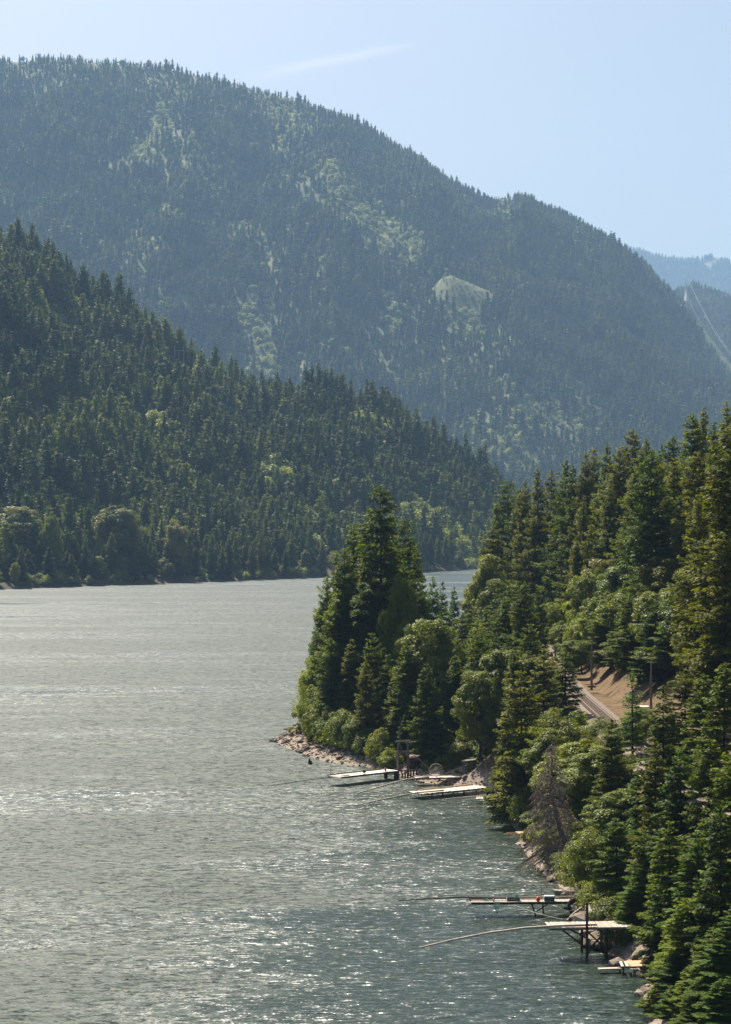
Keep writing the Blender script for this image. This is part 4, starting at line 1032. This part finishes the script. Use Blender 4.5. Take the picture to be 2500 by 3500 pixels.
def power_pole(px, pyb, z, h, label):
    X, Y = unproj(px, pyb, z); root = empty('utility_pole', (X, Y, z - .6)); tag(root, label, 'pole', 'poles beside the railway')
    B().tube([(0, 0, 0), (0, 0, h * .5), (.04, 0, h)], [.20, .17, .13], 8).build('post', M['grey_wood'], root)
    B().box((0, 0, .65), (1.3, 1.0, .35)).build('footing', M['rock'], root)
power_pole(2023, 2347, 13.0, 7.5, 'dark bare pole standing at the foot of the brown bank')
power_pole(2226, 2452, 13.0, 8, 'thin grey pole right of the tan cabinet')
X, Y = unproj(2196, 2441, 12.7)
cab = empty('equipment_cabinet', (X, Y, 12.3), R(-8)); tag(cab, 'low tan equipment cabinet with white roof beside the railway', 'cabinet')
B().box((0, 0, .75), (1.7, 1.1, 1.3)).build('body', M['tan'], cab)
B().box((0, 0, 1.46), (2.0, 1.4, .12)).build('roof', M['white'], cab)
dr = B().box((.3, -.565, .75), (.7, .03, 1.05)).build('door', M['tan'], cab)
B().box((.05, -.59, .8), (.05, .04, .16)).build('handle', M['steel'], dr)
X, Y = unproj(2180, 2440, 12.6)
sg = empty('railway_signal', (X - .3, Y + 4, 12.2)); tag(sg, 'grey railway signal mast with white box behind the slender fir', 'signal')
B().tube([(0, 0, 0), (0, 0, 5.2)], .09, 8).build('mast', M['steel'], sg)
bb = B().box((0, -.12, 5.0), (.5, .12, .95)).build('backboard', M['dark_wood'], sg)
B().tube([(0, -.18, 5.25), (0, -.5, 5.25)], .14, 8).build('lamp_hood', M['steel'], bb)
B().box((-.2, -.1, 2.9), (.55, .35, .75)).build('signal_box', M['white'], sg)
b = B()
for q in range(5): b.tube([(.45, 0, 2.2 + q * .28), (1.15, 0, 2.2 + q * .28)], .025, 5)
b.tube([(.45, 0, 0), (.45, 0, 3.5)], .03, 5); b.tube([(1.15, 0, 0), (1.15, 0, 3.5)], .03, 5); b.build('ladder', M['steel'], sg)

# ------------------------------------------------------------------ fishing platforms
PLK = {}
def plank_obj(parent, dims, loc, mat, rot=(0, 0, 0), name='plank'):
    key = (tuple(round(d, 3) for d in dims), mat)
    if key not in PLK: PLK[key] = B().box((0, 0, 0), dims).mesh('plank', M[mat])
    return link(name, PLK[key], parent, loc, rot)
def deck(parent, L, Wd, z, pw, mat, across=True, gap=.02, jit=.05, seed=1, x0=0.0):
    g = np.random.default_rng(seed)
    if across:
        n = int(L / pw)
        for i in range(n):
            plank_obj(parent, (pw - gap, Wd, .05), (x0 + (i + .5) * pw, Wd / 2 + g.normal(0, jit), z + g.normal(0, .006)), mat, (g.normal(0, .004), g.normal(0, .01), g.normal(0, .012)))
    else:
        n = int(Wd / pw); seg = max(1, int(round(L / 4.2)))
        for i in range(n):
            for k in range(seg):
                l_ = L / seg
                plank_obj(parent, (l_ - .03, pw - gap, .05), (x0 + (k + .5) * l_ + g.normal(0, jit * .5), (i + .5) * pw, z + g.normal(0, .008)), mat, (g.normal(0, .01), 0, g.normal(0, .003)))
def part(parent, name, a, b_, w, h, mat): return B().beam(a, b_, w, h).build(name, M[mat], parent)
def rpost(parent, x, y, z0, z1, r, mat, name='post'): return B().tube([(x, y, z0), (x + .02, y, z1)], [r, r * .88], 8).build(name, M[mat], parent)
def plat(name, label, p0, p1, seed=0):
    d = Vector((p1[0] - p0[0], p1[1] - p0[1]))
    r_ = empty(name, (p0[0], p0[1], 0), math.atan2(d.y, d.x)); tag(r_, label, 'fishing platform', 'wooden fishing platforms along the shore')
    return r_, d.length

# H: nearest big platform, cross planks, braced post
pf, L = plat('fishing_platform', 'nearest plank platform on braced posts with a long bent pole over the water', (16.7, 193.3), (24.6, 193.9))
deck(pf, 7.9, 2.9, 2.80, .185, 'plank', True, .028, .04, 3)
for y in (.12, 1.45, 2.75): part(pf, 'beam', (0, y, 2.68), (7.9, y, 2.68), .12, .18, 'grey_wood')
part(pf, 'kerb_board', (.0, .03, 2.78), (7.9, .03, 2.78), .05, .10, 'plank')
rpost(pf, 3.4, .0, -1.2, 5.1, .13, 'dark_wood'); rpost(pf, 5.2, .1, -1, 2.7, .16, 'dark_wood'); rpost(pf, 5.2, 2.6, -1, 2.7, .14, 'dark_wood'); rpost(pf, 3.4, 2.6, -1.2, 2.7, .13, 'dark_wood')
for a, c in (((1.2, .02, 2.6), (3.35, .02, .95)), ((1.6, 2.6, 2.6), (4.1, 2.5, 1.2)), ((3.5, .1, .75), (5.2, .1, 2.4)), ((3.5, .2, 2.4), (5.1, .2, .9)), ((3.45, .05, .4), (4.3, .7, 1.1)), ((5.2, .1, 1.0), (6.8, .2, 2.6)), ((4.4, 2.5, 2.5), (6.6, 2.5, .9))):
    part(pf, 'brace', a, c, .10, .15, 'dark_wood')
plank_obj(pf, (.42, .9, .05), (3.95, 2.2, 4.15), 'plank', (.5, 0, .1), 'shelf_board')
pole = tag(B().tube([(4.9, 193.35, 1.02), (7.8, 193.35, 1.72), (11.1, 193.35, 2.36), (14.4, 193.4, 2.80), (17.4, 193.6, 2.96), (21.0, 193.9, 3.02)], [.07, .085, .10, .11, .115, .12], 7).build('dip_net_pole', M['pole_wood']),
           'long bent pale pole reaching left from the nearest plank platform', 'pole', 'dip net poles')
tag(B().tube([(5.2, 193.3, 1.0), (7, 193.0, .25), (9.5, 192.8, .06), (12.5, 193.0, .12), (15, 193.3, .5)], .012, 4).build('rope', M['rope']), 'slack line hanging from the tip of the nearest bent pole', 'rope')

# G: long platform behind it
pf, L = plat('fishing_platform', 'long narrow plank platform carrying a cooler and an orange float', (10.6, 214.0), (21.6, 214.5))
deck(pf, 11.0, 1.55, 1.40, .19, 'plank', False, .02, .05, 5)
part(pf, 'beam', (.1, .06, 1.27), (11.0, .06, 1.27), .10, .19, 'dark_wood'); part(pf, 'beam', (.1, 1.45, 1.27), (11.0, 1.45, 1.27), .10, .19, 'dark_wood')
part(pf, 'brace', (6.1, .1, 1.25), (6.7, .2, -.5), .11, .14, 'dark_wood'); part(pf, 'brace', (7.35, 1.3, 1.25), (7.5, 1.3, -.5), .11, .14, 'dark_wood'); part(pf, 'brace', (6.7, .6, .35), (8.2, .9, 1.25), .07, .1, 'dark_wood')
part(pf, 'end_stick', (.15, .1, 1.4), (-.55, -.1, .8), .07, .09, 'grey_wood'); part(pf, 'rail_board', (4.2, 1.45, 1.62), (10.9, 1.5, 1.66), .06, .12, 'plank')
plank_obj(pf, (.4, .05, 1.3), (10.75, .4, 1.9), 'pale_plank', (0, .1, 0), 'upright_board'); plank_obj(pf, (.16, .05, 1.5), (10.3, .1, 1.0), 'pale_plank', (0, .02, 0), 'upright_board')
plank_obj(pf, (2.2, .8, .05), (11.6, .6, 1.44), 'plank', (0, 0, .08), 'landing_board')
b = B(); b.box((1.2, 1.2, 1.56), (2.6, .12, .18)); b.box((2.3, .75, 1.56), (.1, .9, .18)); b.box((0, 1.0, 1.56), (.1, .5, .18)); b.build('frame', M['rust'], pf)
tag(B().tube([(3.3, 214.6, 1.50), (5.9, 214.7, 1.62), (9.5, 214.9, 1.78), (14.2, 215.2, 1.62)], [.06, .075, .085, .09], 6).build('dip_net_pole', M['grey_wood']), 'straight dark pole pointing left off the long narrow platform', 'pole', 'dip net poles')
cr = empty('crate', (14.9, 214.9, 1.43)); tag(cr, 'low brown crate heaped with green net on the long platform', 'crate')
for sx_, sy_, dx_, dy_ in ((0, -.28, 1.3, .04), (0, .28, 1.3, .04), (-.63, 0, .04, .52), (.63, 0, .04, .52)):
    for q in range(2): B().box((sx_, sy_, .09 + q * .17), (dx_, dy_, .15)).build('slat', M['grey_wood'], cr)
B().box((0, 0, .03), (1.2, .5, .04)).build('base', M['grey_wood'], cr)
def net_clump(name, c, size, mat, label, n=70, seed=0):
    g = np.random.default_rng(seed); b = B()
    for i in range(n):
        p = Vector(c) + Vector((g.normal(0, size[0] * .4), g.normal(0, size[1] * .4), abs(g.normal(0, size[2] * .5))))
        q = p + Vector((g.normal(0, size[0] * .4), g.normal(0, size[1] * .4), g.normal(0, size[2] * .4)))
        m_ = (p + q) / 2 + Vector(g.normal(0, .06, 3)); b.tube([p, m_, q], .011, 3, cap=False)
    return tag(b.build(name, M[mat]), label, 'net')
net_clump('fishing_net', (15.2, 214.9, 1.75), (.4, .25, .35), 'green_net', 'green fishing net piled on the brown crate', 90, 4)
net_clump('fishing_net', (12.2, 214.7, 1.48), (.4, .2, .16), 'green_net', 'small green net lying at the outer end of the long platform', 50, 5)
def hanging_net(base, r, h, label, mat, seed=0):
    g = np.random.default_rng(seed); b = B()
    n = 14
    for i in range(n):
        a = i / n * 6.283; pts = []
        for q in range(7):
            t = q / 6; rr = r * (1 - t) ** .6 * (.8 + .3 * g.random()); pts.append((base[0] + math.cos(a) * rr, base[1] + math.sin(a) * rr * .5, base[2] - t * h + .05 * math.sin(a * 3 + t * 5)))
        b.tube(pts, .010, 3, cap=False)
    for q in range(8):
        t = q / 8; rr = r * (1 - t) ** .6
        b.tube([(base[0] + math.cos(a) * rr, base[1] + math.sin(a) * rr * .5, base[2] - t * h) for a in np.linspace(0, 6.283, 13)], .009, 3, cap=False)
    return tag(b.build('fishing_net', M[mat]), label, 'net')
hanging_net((13.2, 213.9, 1.5), .32, 1.2, 'pale green net hanging off the front of the long platform', 'green_net', 2)
co = empty('cooler', (18.5, 214.75, 1.43)); tag(co, 'dark blue cooler with white lid on the long platform', 'cooler')
cb_ = B().box((0, 0, .21), (1.0, .5, .42), top=1.04).build('body', M['cooler'], co); B().box((0, 0, .48), (1.08, .56, .11), top=.95).build('lid', M['white'], co)
for s_ in (-1, 1): B().box((s_ * .53, 0, .28), (.05, .2, .05)).build('handle', M['white'], cb_)
fb = empty('fishing_float', (17.35, 214.4, 1.43)); tag(fb, 'bright orange round float beside the cooler', 'float')
import bmesh
bm = bmesh.new(); bmesh.ops.create_uvsphere(bm, u_segments=16, v_segments=10, radius=.22)
for v_ in bm.verts:
    v_.co.z = v_.co.z * 1.05 + .22
    if v_.co.z > .36: v_.co.z += .05
me = bpy.data.meshes.new('float'); bm.to_mesh(me); bm.free(); me.materials.append(M['orange']); me.polygons.foreach_set('use_smooth', np.ones(len(me.polygons), bool)); link('body', me, fb)
B().tube([(0, 0, .45), (.03, 0, .56), (-.03, 0, .6), (0, 0, .47)], .02, 5).build('eyelet', M['orange'], fb)
tag(B().tube([(17.2, 214.9, 1.43), (17.2, 214.9, 2.1)], .02, 5).build('net_stick', M['green_net']), 'short thin green stick standing behind the orange float', 'stick')
tag(B().tube([(17.75, 215.3, 1.43), (17.75, 215.4, 2.9)], .025, 5).build('net_stick', M['dark_wood']), 'thin dark upright stick left of the cooler', 'stick')
a, c = Vector((5.8, 214.6, 1.72)), at(1985, 2974, 222.5)
tag(B().tube([a.lerp(c, t) + Vector((0, 0, -.35 * 4 * t * (1 - t))) for t in np.linspace(0, 1, 9)], .022, 5).build('rope', M['orange_rope']), 'orange rope running from the pole tip up into the trees', 'rope')
p_ = a.lerp(c, .76) + Vector((0, 0, -.3)); tag(B().tube([p_, p_ + Vector((.12, 0, -.4)), p_ + Vector((.3, 0, -.85))], [.03, .035, .05], 5).build('rope_end', M['orange_rope']), 'short orange rope tail hanging from the long orange rope', 'rope')
for (p, q), lab in (((at(1756, 3092, 213.5), at(1925, 3142, 197)), 'pale wire crossing between the two near platforms'), ((at(1793, 3153, 207), at(1985, 3100, 205)), 'pale wire rising right from the water between the near platforms'),
                    ((at(1775, 3052, 216), at(1960, 3000, 224)), 'thin line above the cooler running up to the bank')):
    tag(B().tube([p.lerp(q, t) + Vector((0, 0, -.15 * 4 * t * (1 - t))) for t in np.linspace(0, 1, 7)], .016, 4).build('rope', M['rope']), lab, 'rope')
for (p, q), lab in (((at(1938, 3148, 203), at(1990, 3102, 206)), 'pale driftwood plank leaning on boulders between the near platforms'), ((at(1965, 3062, 216), at(1985, 3030, 219)), 'bleached log stuck in the boulders by the long platform')):
    tag(B().tube([p, p.lerp(q, .5) + Vector((0, .1, .08)), q], [.12, .13, .10], 6).build('driftwood_log', M['dead']), lab, 'log')
tg = empty('spare_tyre', at(1962, 3098, 210)); tag(tg, 'dark tyre hung under the shore end of the long platform', 'tyre')
tg.rotation_euler = (R(80), 0, R(35))
bm = bmesh.new(); n1, n2 = 20, 8
ring = [[bm.verts.new(((.62 + .2 * math.cos(q)) * math.cos(p), (.62 + .2 * math.cos(q)) * math.sin(p), .16 * math.sin(q))) for q in np.linspace(0, 6.283, n2, endpoint=False)] for p in np.linspace(0, 6.283, n1, endpoint=False)]
for i in range(n1):
    for j in range(n2): bm.faces.new((ring[i][j], ring[(i + 1) % n1][j], ring[(i + 1) % n1][(j + 1) % n2], ring[i][(j + 1) % n2]))
me = bpy.data.meshes.new('tyre'); bm.to_mesh(me); bm.free(); me.materials.append(M['dark_wood']); link('casing', me, tg)

# I: small low platform
pf, L = plat('fishing_platform', 'small low platform of orange plywood and loose planks in the lower right', (22.45, 186.0), (24.9, 186.2))
plank_obj(pf, (1.75, 2.1, .05), (1.6, 1.2, .86), 'new_wood', (.03, 0, .04), 'plywood_sheet')
for q in range(2): plank_obj(pf, (.24, 2.1, .05), (.12 + q * .42, 1.2, .84), 'plank', (0, 0, -.12))
for y in (.35, 2.0): part(pf, 'beam', (-.2, y, .74), (2.6, y, .74), .1, .12, 'grey_wood')
for x in (.1, 2.3):
    for y in (.35, 2.0): rpost(pf, x, y, -.4, .7, .08, 'dark_wood')
tag(B().tube([at(2161, 3314, 185.6), at(2165, 3330, 185.3), at(2163, 3345, 185.2)], .03, 5).build('rope_end', M['green_net']), 'teal rope end dangling from the small low platform', 'rope')
tag(B().box((21.6, 187.6, .35), (2.3, .6, .12), Matrix.Rotation(.15, 3, 'Z')).build('driftwood_plank', M['plank']), 'loose pale plank on stones left of the small low platform', 'plank')

# A: platform of the point with the timber tower
pf, L = plat('fishing_platform', 'left plank platform on the point, reaching from the timber tower', (-3.9, 317.6), (5.1, 326.0))
deck(pf, L, 2.7, 1.35, .30, 'pale_plank', True, .02, .03, 8)
part(pf, 'beam', (.5, .06, 1.22), (L, .06, 1.22), .14, .2, 'dark_wood'); part(pf, 'beam', (.2, 2.6, 1.22), (L, 2.6, 1.22), .14, .2, 'dark_wood'); part(pf, 'rail_board', (0, 2.66, 1.46), (L, 2.66, 1.46), .08, .14, 'grey_wood')
rpost(pf, L - .5, .15, -1, 1.3, .36, 'dark_wood'); rpost(pf, L - .5, 2.4, -1, 1.3, .3, 'dark_wood')
rpost(pf, .25, 2.2, 1.3, 3.0, .035, 'dark_wood', 'stick'); part(pf, 'brace', (.25, 2.2, 2.0), (.9, 2.0, 1.4), .04, .05, 'dark_wood')
tw = empty('timber_tower', (5.0, 326.3, 0), R(12)); tag(tw, 'tall timber tower frame of posts and cross beams beside the left platform', 'tower')
for x, y in ((0, 0), (1.5, 0), (.2, 1.6), (2.0, 1.7)): rpost(tw, x, y, -1, 5.9 if y < 1 else 4.2, .17, 'grey_wood')
for a, c in (((-.5, -.15, 5.72), (1.9, -.15, 5.78)), ((-.3, .2, 5.85), (1.8, .2, 5.9)), ((.2, -.17, 4.0), (2.3, .2, 3.75)), ((-.2, -.15, 3.75), (1.7, -.15, 3.6)), ((.2, -.15, 2.0), (1.7, -.15, 2.15)), ((.1, -.16, 5.5), (.5, -.16, 4.6)), ((.1, -.16, 1.8), (.8, -.2, .3)), ((0, 0, 1.3), (2.2, 0, 1.35)), ((.2, 1.6, 4.1), (2.1, 1.7, 4.0))):
    part(tw, 'cross_beam', a, c, .12, .16, 'grey_wood')
for q in range(5): rpost(tw, 1.2 + q * .45, .5 + .2 * (q % 2), -1, 1.3, .14, 'dark_wood', 'pile')
sh = empty('fishing_shed', (7.9, 332.0, .8), R(5)); tag(sh, 'dark low wooden shed with rusty roof edge behind the timber tower', 'shed')
for q in range(9): B().box((-1.05 + q * .27, -.9, 1.0), (.25, .05, 2.0)).build('wall_board', M['dark_wood'], sh)
B().box((0, 0, 1.0), (2.35, 1.7, 1.95)).build('body', M['dark_wood'], sh); B().box((.0, -.05, 2.08), (2.8, 2.2, .09), Matrix.Rotation(.12, 3, 'X')).build('roof', M['rust'], sh)
for p, q, r_, lab in ((at(1395, 2561, 326), at(1480, 2640, 323), .05, 'grey pole slanting down right from the timber tower'),):
    tag(B().tube([p, q], r_, 5).build('timber_pole', M['grey_wood']), lab, 'pole')
for p, q, sag, lab in ((at(1250, 2600, 326), at(1310, 2555, 334), .3, 'thin line rising from the left platform to the bushes'), (at(1360, 2672, 318), at(1470, 2630, 326), .2, 'taut line crossing in front of the timber tower posts'),
                       (at(1310, 2706, 311), at(1455, 2640, 322), .9, 'slack line drooping to the water left of the middle platform'), (at(1345, 2742, 302), at(1440, 2712, 303), .4, 'slack line under the pole of the broad low platform')):
    tag(B().tube([p.lerp(q, t) + Vector((0, 0, -sag * 4 * t * (1 - t))) for t in np.linspace(0, 1, 9)], .018, 4).build('rope', M['rope']), lab, 'rope')
bk = empty('bucket', at(1318, 2636, 325)); tag(bk, 'small brown bucket standing on the left plank platform', 'bucket')
B().tube([(0, 0, 0), (0, 0, .42)], [.13, .17], 10).build('pail', M['grey_wood'], bk); B().tube([(math.cos(a) * .17, 0, .42 + math.sin(a) * .14) for a in np.linspace(0, 3.14, 7)], .012, 4).build('handle', M['steel'], bk)
bk = empty('black_bin', at(1243, 2641, 321.5)); bk.rotation_euler = (.2, .5, .3); tag(bk, 'dark square box tilted at the front of the left platform', 'box')
B().box((0, 0, .2), (.38, .38, .4), top=1.1).build('body', M['dark_wood'], bk); B().box((0, 0, .42), (.46, .46, .05)).build('rim', M['dark_wood'], bk)
net_clump('fishing_net', tuple(at(1262, 2632, 326.5)), (.9, .5, .5), 'net', 'pale heaped net at the back of the left platform', 120, 9)
net_clump('fishing_net', tuple(at(1238, 2622, 335)), (.8, .5, .3), 'green_net', 'teal net strands on the stones behind the left platform', 50, 10)
st = empty('mooring_stump', (-9.0, 346, 0)); tag(st, 'dark broken stump standing in the water off the stone shore', 'stump')
B().tube([(-.12, 0, -.8), (-.1, 0, .5), (-.08, 0, 1.0)], [.24, .2, .08], 7).build('stump', M['dark_wood'], st); B().tube([(.2, .1, -.8), (.18, .1, .55)], [.2, .12], 7).build('split_piece', M['dark_wood'], st)
tag(B().tube([(-14.5, 316.5, .15), (-8.6, 317.2, 1.0), (-2.4, 319.2, 1.5)], [.05, .065, .075], 5).build('dip_net_pole', M['pole_wood']), 'thin pole over the water off the end of the left platform', 'pole', 'dip net poles')

# B: middle platform with the hoop net
pf, L = plat('fishing_platform', 'middle plank platform with scalloped edge below the hoop net', (7.7, 318.3), (15.0, 320.3))
deck(pf, L, 1.7, 1.1, .33, 'pale_plank', True, .03, .06, 12)
for q in range(int(L / .33)): plank_obj(pf, (.30, .10, .10), ((q + .5) * .33, 1.72, 1.17), 'pale_plank', (0, 0, 0), 'edge_block')
part(pf, 'beam', (0, .05, .98), (L, .05, .98), .12, .18, 'grey_wood'); part(pf, 'beam', (0, 1.6, .98), (L, 1.6, .98), .12, .18, 'grey_wood')
for x in (L - .9, L - .2, L + .7): rpost(pf, x, .2, -1, 1.0, .14, 'dark_wood'); rpost(pf, x, 1.5, -1, 1.0, .13, 'dark_wood')
part(pf, 'brace', (L - 4.6, .8, .95), (L - 1.2, .5, -.1), .14, .14, 'dark_wood')
tag(B().tube([(-1.3, 308.2, .15), (2.5, 312.5, .72), (6, 316.6, 1.15), (9.5, 319.0, 1.22)], [.08, .10, .11, .12], 6).build('dip_net_pole', M['pole_wood']), 'upper long pale pole slanting to the water from the middle platform', 'pole', 'dip net poles')
hn = empty('hoop_net', (10.6, 319.9, 1.2)); tag(hn, 'round pale hoop net standing on the middle platform', 'net')
B().tube([(math.cos(a) * 1.02, math.sin(a) * .25, .95 + math.sin(a) * .92) for a in np.linspace(0, 6.283, 25)], .035, 5, cap=False).build('hoop', M['pole_wood'], hn); hoop_ = hn.children[0]
b = B(); g = np.random.default_rng(3)
for i in range(26):
    a = i / 26 * 6.283; e = Vector((math.cos(a) * 1.0, math.sin(a) * .25, .95 + math.sin(a) * .9)); c = Vector((.25, .5, 1.25))
    m_ = e.lerp(c, .5) + Vector((g.normal(0, .1), .2, -.25)); b.tube([e, m_, c], .011, 3, cap=False)
for t in (.25, .45, .65, .82): b.tube([Vector((math.cos(a) * 1.0, math.sin(a) * .25, .95 + math.sin(a) * .9)).lerp(Vector((.25, .5, 1.25)), t) + Vector((0, .2 * t, -.5 * t * (1 - t))) for a in np.linspace(0, 6.283, 20)], .010, 3, cap=False)
b.build('netting', M['net'], hoop_)
sk = empty('fishing_shack', (15.6, 322.0, 1.0), R(-10)); tag(sk, 'small dark plywood shack with a red mark by the middle platform', 'shack')
for q in range(7): B().box((-.78 + q * .26, -.78, 1.15), (.245, .05, 2.3)).build('wall_board', M['grey_wood'], sk)
B().box((0, 0, 1.15), (1.8, 1.5, 2.25)).build('body', M['dark_wood'], sk); B().box((0, -.05, 2.4), (2.2, 2.0, .08), Matrix.Rotation(-.14, 3, 'Y')).build('roof', M['grey_wood'], sk)
B().box((.25, -.815, 1.05), (.28, .02, .16)).build('red_mark', M['red'], sk); B().box((-.75, -.9, .35), (.5, .25, .5)).build('step_box', M['grey_wood'], sk)

# C: broad low platform
pf, L = plat('fishing_platform', 'broad pale low platform in front, planks laid crosswise', (8.05, 302.6), (18.4, 310.4))
deck(pf, L, 3.2, .80, .28, 'pale_plank', True, .02, .09, 15)
part(pf, 'beam', (0, .15, .68), (L, .15, .68), .12, .2, 'rust'); part(pf, 'beam', (0, 3.0, .68), (L, 3.0, .68), .12, .2, 'grey_wood'); part(pf, 'rail_board', (2, 3.1, .92), (L - 1, 3.1, 1.0), .12, .14, 'new_wood')
for x in (4, 8, L - .6): rpost(pf, x, .4, -1, .68, .12, 'dark_wood'); rpost(pf, x, 2.8, -1, .68, .12, 'dark_wood')
tag(B().tube([(-1.4, 295.6, .12), (3.0, 299.2, .62), (7.2, 302.6, .98), (11.2, 305.3, 1.0)], [.075, .095, .105, .11], 6).build('dip_net_pole', M['pole_wood']), 'lower long pole slanting to the water from the broad low platform', 'pole', 'dip net poles')
tag(B().tube([(4.7, 306.6, .35), (8.4, 307.2, .93), (11, 308.6, .98)], [.06, .075, .08], 6).build('dip_net_pole', M['new_wood']), 'short reddish pole off the back corner of the broad low platform', 'pole', 'dip net poles')
net_clump('fishing_net', (11.3, 308.0, .9), (.5, .2, .12), 'green_net', 'small teal net on the far edge of the broad low platform', 40, 16)

# D: thin low platform partly under the fir
pf, L = plat('fishing_platform', 'thin low platform of angled planks half hidden under the drooping fir', (15.8, 298.0), (21.4, 300.5))
g = np.random.default_rng(4)
for q in range(15): plank_obj(pf, (.24, 2.0, .05), (.3 + q * .37, 1.0, .72 + g.normal(0, .012)), 'pale_plank', (0, 0, -.45 + g.normal(0, .05)))
part(pf, 'beam', (-2.4, .25, .66), (L, .25, .66), .1, .12, 'pale_plank'); part(pf, 'beam', (-4.6, .9, .82), (3.0, 2.0, .92), .1, .12, 'pole_wood')
for x in (1.5, 5.0): rpost(pf, x, .4, -1, .66, .12, 'dark_wood')
part(pf, 'brace', (3.3, .3, .5), (5.2, .1, -.25), .25, .08, 'grey_wood')
tag(B().tube([(12.3, 299.0, .6), (13.5, 298.6, .2), (15.2, 298.4, .12), (17.0, 298.3, .6)], .02, 4).build('rope', M['rope']), 'slack rope looping below the thin low platform', 'rope')
# E: new timber platform higher up
pf, L = plat('fishing_platform', 'raised new orange timber platform behind the drooping fir', (18.3, 317.0), (23.6, 318.0))
deck(pf, L, 1.9, 2.75, .28, 'pale_plank', True, .02, .02, 19)
part(pf, 'beam', (0, .0, 2.60), (L, .0, 2.60), .06, .26, 'new_wood'); part(pf, 'beam', (0, 1.9, 2.60), (L, 1.9, 2.60), .06, .26, 'new_wood')
for x in (-.3, 2.6, L - .3): rpost(pf, x, .1, .2, 2.6, .12, 'new_wood'); rpost(pf, x, 1.8, .2, 2.6, .1, 'new_wood')
rpost(pf, -.45, .0, .2, 4.3, .1, 'grey_wood'); part(pf, 'rail', (-.9, -.1, 4.75), (.0, .1, 4.15), .22, .1, 'new_wood'); part(pf, 'rail', (-.85, .2, 4.5), (.1, .3, 3.95), .22, .1, 'new_wood')
for q in range(3): part(pf, 'step', (-.35, -.02, 2.1 + q * .25), (.4, -.1, 1.9 + q * .25), .2, .05, 'new_wood')
# F: small new platform by the dead tree
pf, L = plat('fishing_platform', 'small orange board platform under the dead grey fir', (19.0, 264.3), (21.2, 264.8))
deck(pf, 2.2, 1.6, .86, .28, 'new_wood', True, .02, .02, 23)
part(pf, 'beam', (-1.9, .1, .80), (2.2, .1, .80), .08, .12, 'new_wood'); part(pf, 'beam', (-1.2, 1.3, .80), (2.2, 1.3, .80), .08, .12, 'new_wood')
for x in (.2, 2.0): rpost(pf, x, .5, -1, .8, .1, 'dark_wood')

# ------------------------------------------------------------------ power line structures
X, Y, Z = raycast(612, 1243, h_left, 1350, 2100)
hf = empty('power_line_structure', (X, Y, Z - 1), R(6)); tag(hf, 'pale wooden three-post power line frame on the left hillside', 'utility pole')
s_ = Y / F
for dx_, top_ in ((-16 * s_, 66 * s_), (0, 40 * s_), (16 * s_, 66 * s_)): B().tube([(dx_, 0, 0), (dx_, 0, top_)], [.42, .34], 7).build('post', M['hframe'], hf)
B().box((0, -.3, 49 * s_), (38 * s_, .4, .6)).build('cross_arm', M['hframe'], hf)
py_ = at(2345, 1005, 7000.0)
pn = empty('lattice_pylon', (py_.x, 7000.0, py_.z - 8)); pn.scale = (1.4, 1.4, 1.4); tag(pn, 'faint lattice power pylon on the hazy ridge at the right', 'pylon')
hh = 44.0
for sx_ in (-1, 1):
    for sy_ in (-1, 1): B().tube([(sx_ * 4, sy_ * 4, -14), (sx_ * 1.2, sy_ * 1.2, 26), (sx_ * .3, sy_ * .3, hh)], .28, 4).build('leg', M['steel'], pn)
for z, wd in ((26, 9), (31.5, 10.5), (37, 8)):
    B().tube([(-wd, 0, z), (0, 0, z + 1.8), (wd, 0, z)], .26, 4).build('cross_arm', M['steel'], pn)
b = B()
for q in range(9):
    z0, z1 = -10 + q * 5, -5 + q * 5; w0 = 4 - 2.8 * max(0, min(1, (z0 + 14) / 40)); w1 = 4 - 2.8 * max(0, min(1, (z1 + 14) / 40))
    for sy_ in (-1, 1): b.tube([(-w0, sy_ * w0, z0), (w1, sy_ * w1, z1)], .16, 3); b.tube([(w0, sy_ * w0, z0), (-w1, sy_ * w1, z1)], .16, 3)
b.build('lattice', M['steel'], pn)
o0 = Vector(pn.location)
for dx_, dz, epx, epy, lab, rr in ((-10, 31.5, 2575, 1345, 'left pale cable running down the swath from the pylon', .15), (10, 31.5, 2575, 1290, 'right bright cable running down from the pylon', .17), (8, 37, 2590, 1300, 'upper right cable running down from the pylon', .13)):
    a = o0 + Vector((dx_, 0, dz)) * 1.4; c = at(epx, epy, 5950.0)
    tag(B().tube([a.lerp(c, t) + Vector((0, 0, -36 * 4 * t * (1 - t))) for t in np.linspace(0, 1, 15)], rr, 4).build('power_cable', M['wire']), lab, 'cable', 'cables of the power line')

# ------------------------------------------------------------------ haze
hz = B().box((0, 7900, 1000), (12000, 17400, 2020)).build('haze', None)
m = bpy.data.materials.new('haze'); m.use_nodes = True; t = m.node_tree; t.nodes.clear()
out = t.nodes.new('ShaderNodeOutputMaterial'); pv = t.nodes.new('ShaderNodeVolumePrincipled')
pv.inputs['Color'].default_value = (0.42, 0.66, 1.0, 1); pv.inputs['Density'].default_value = 5.6e-5; pv.inputs['Anisotropy'].default_value = 0.0
t.links.new(pv.outputs[0], out.inputs['Volume']); hz.data.materials.append(m)
tag(hz, 'thin blue summer haze filling the valley air', 'haze', kind='stuff')
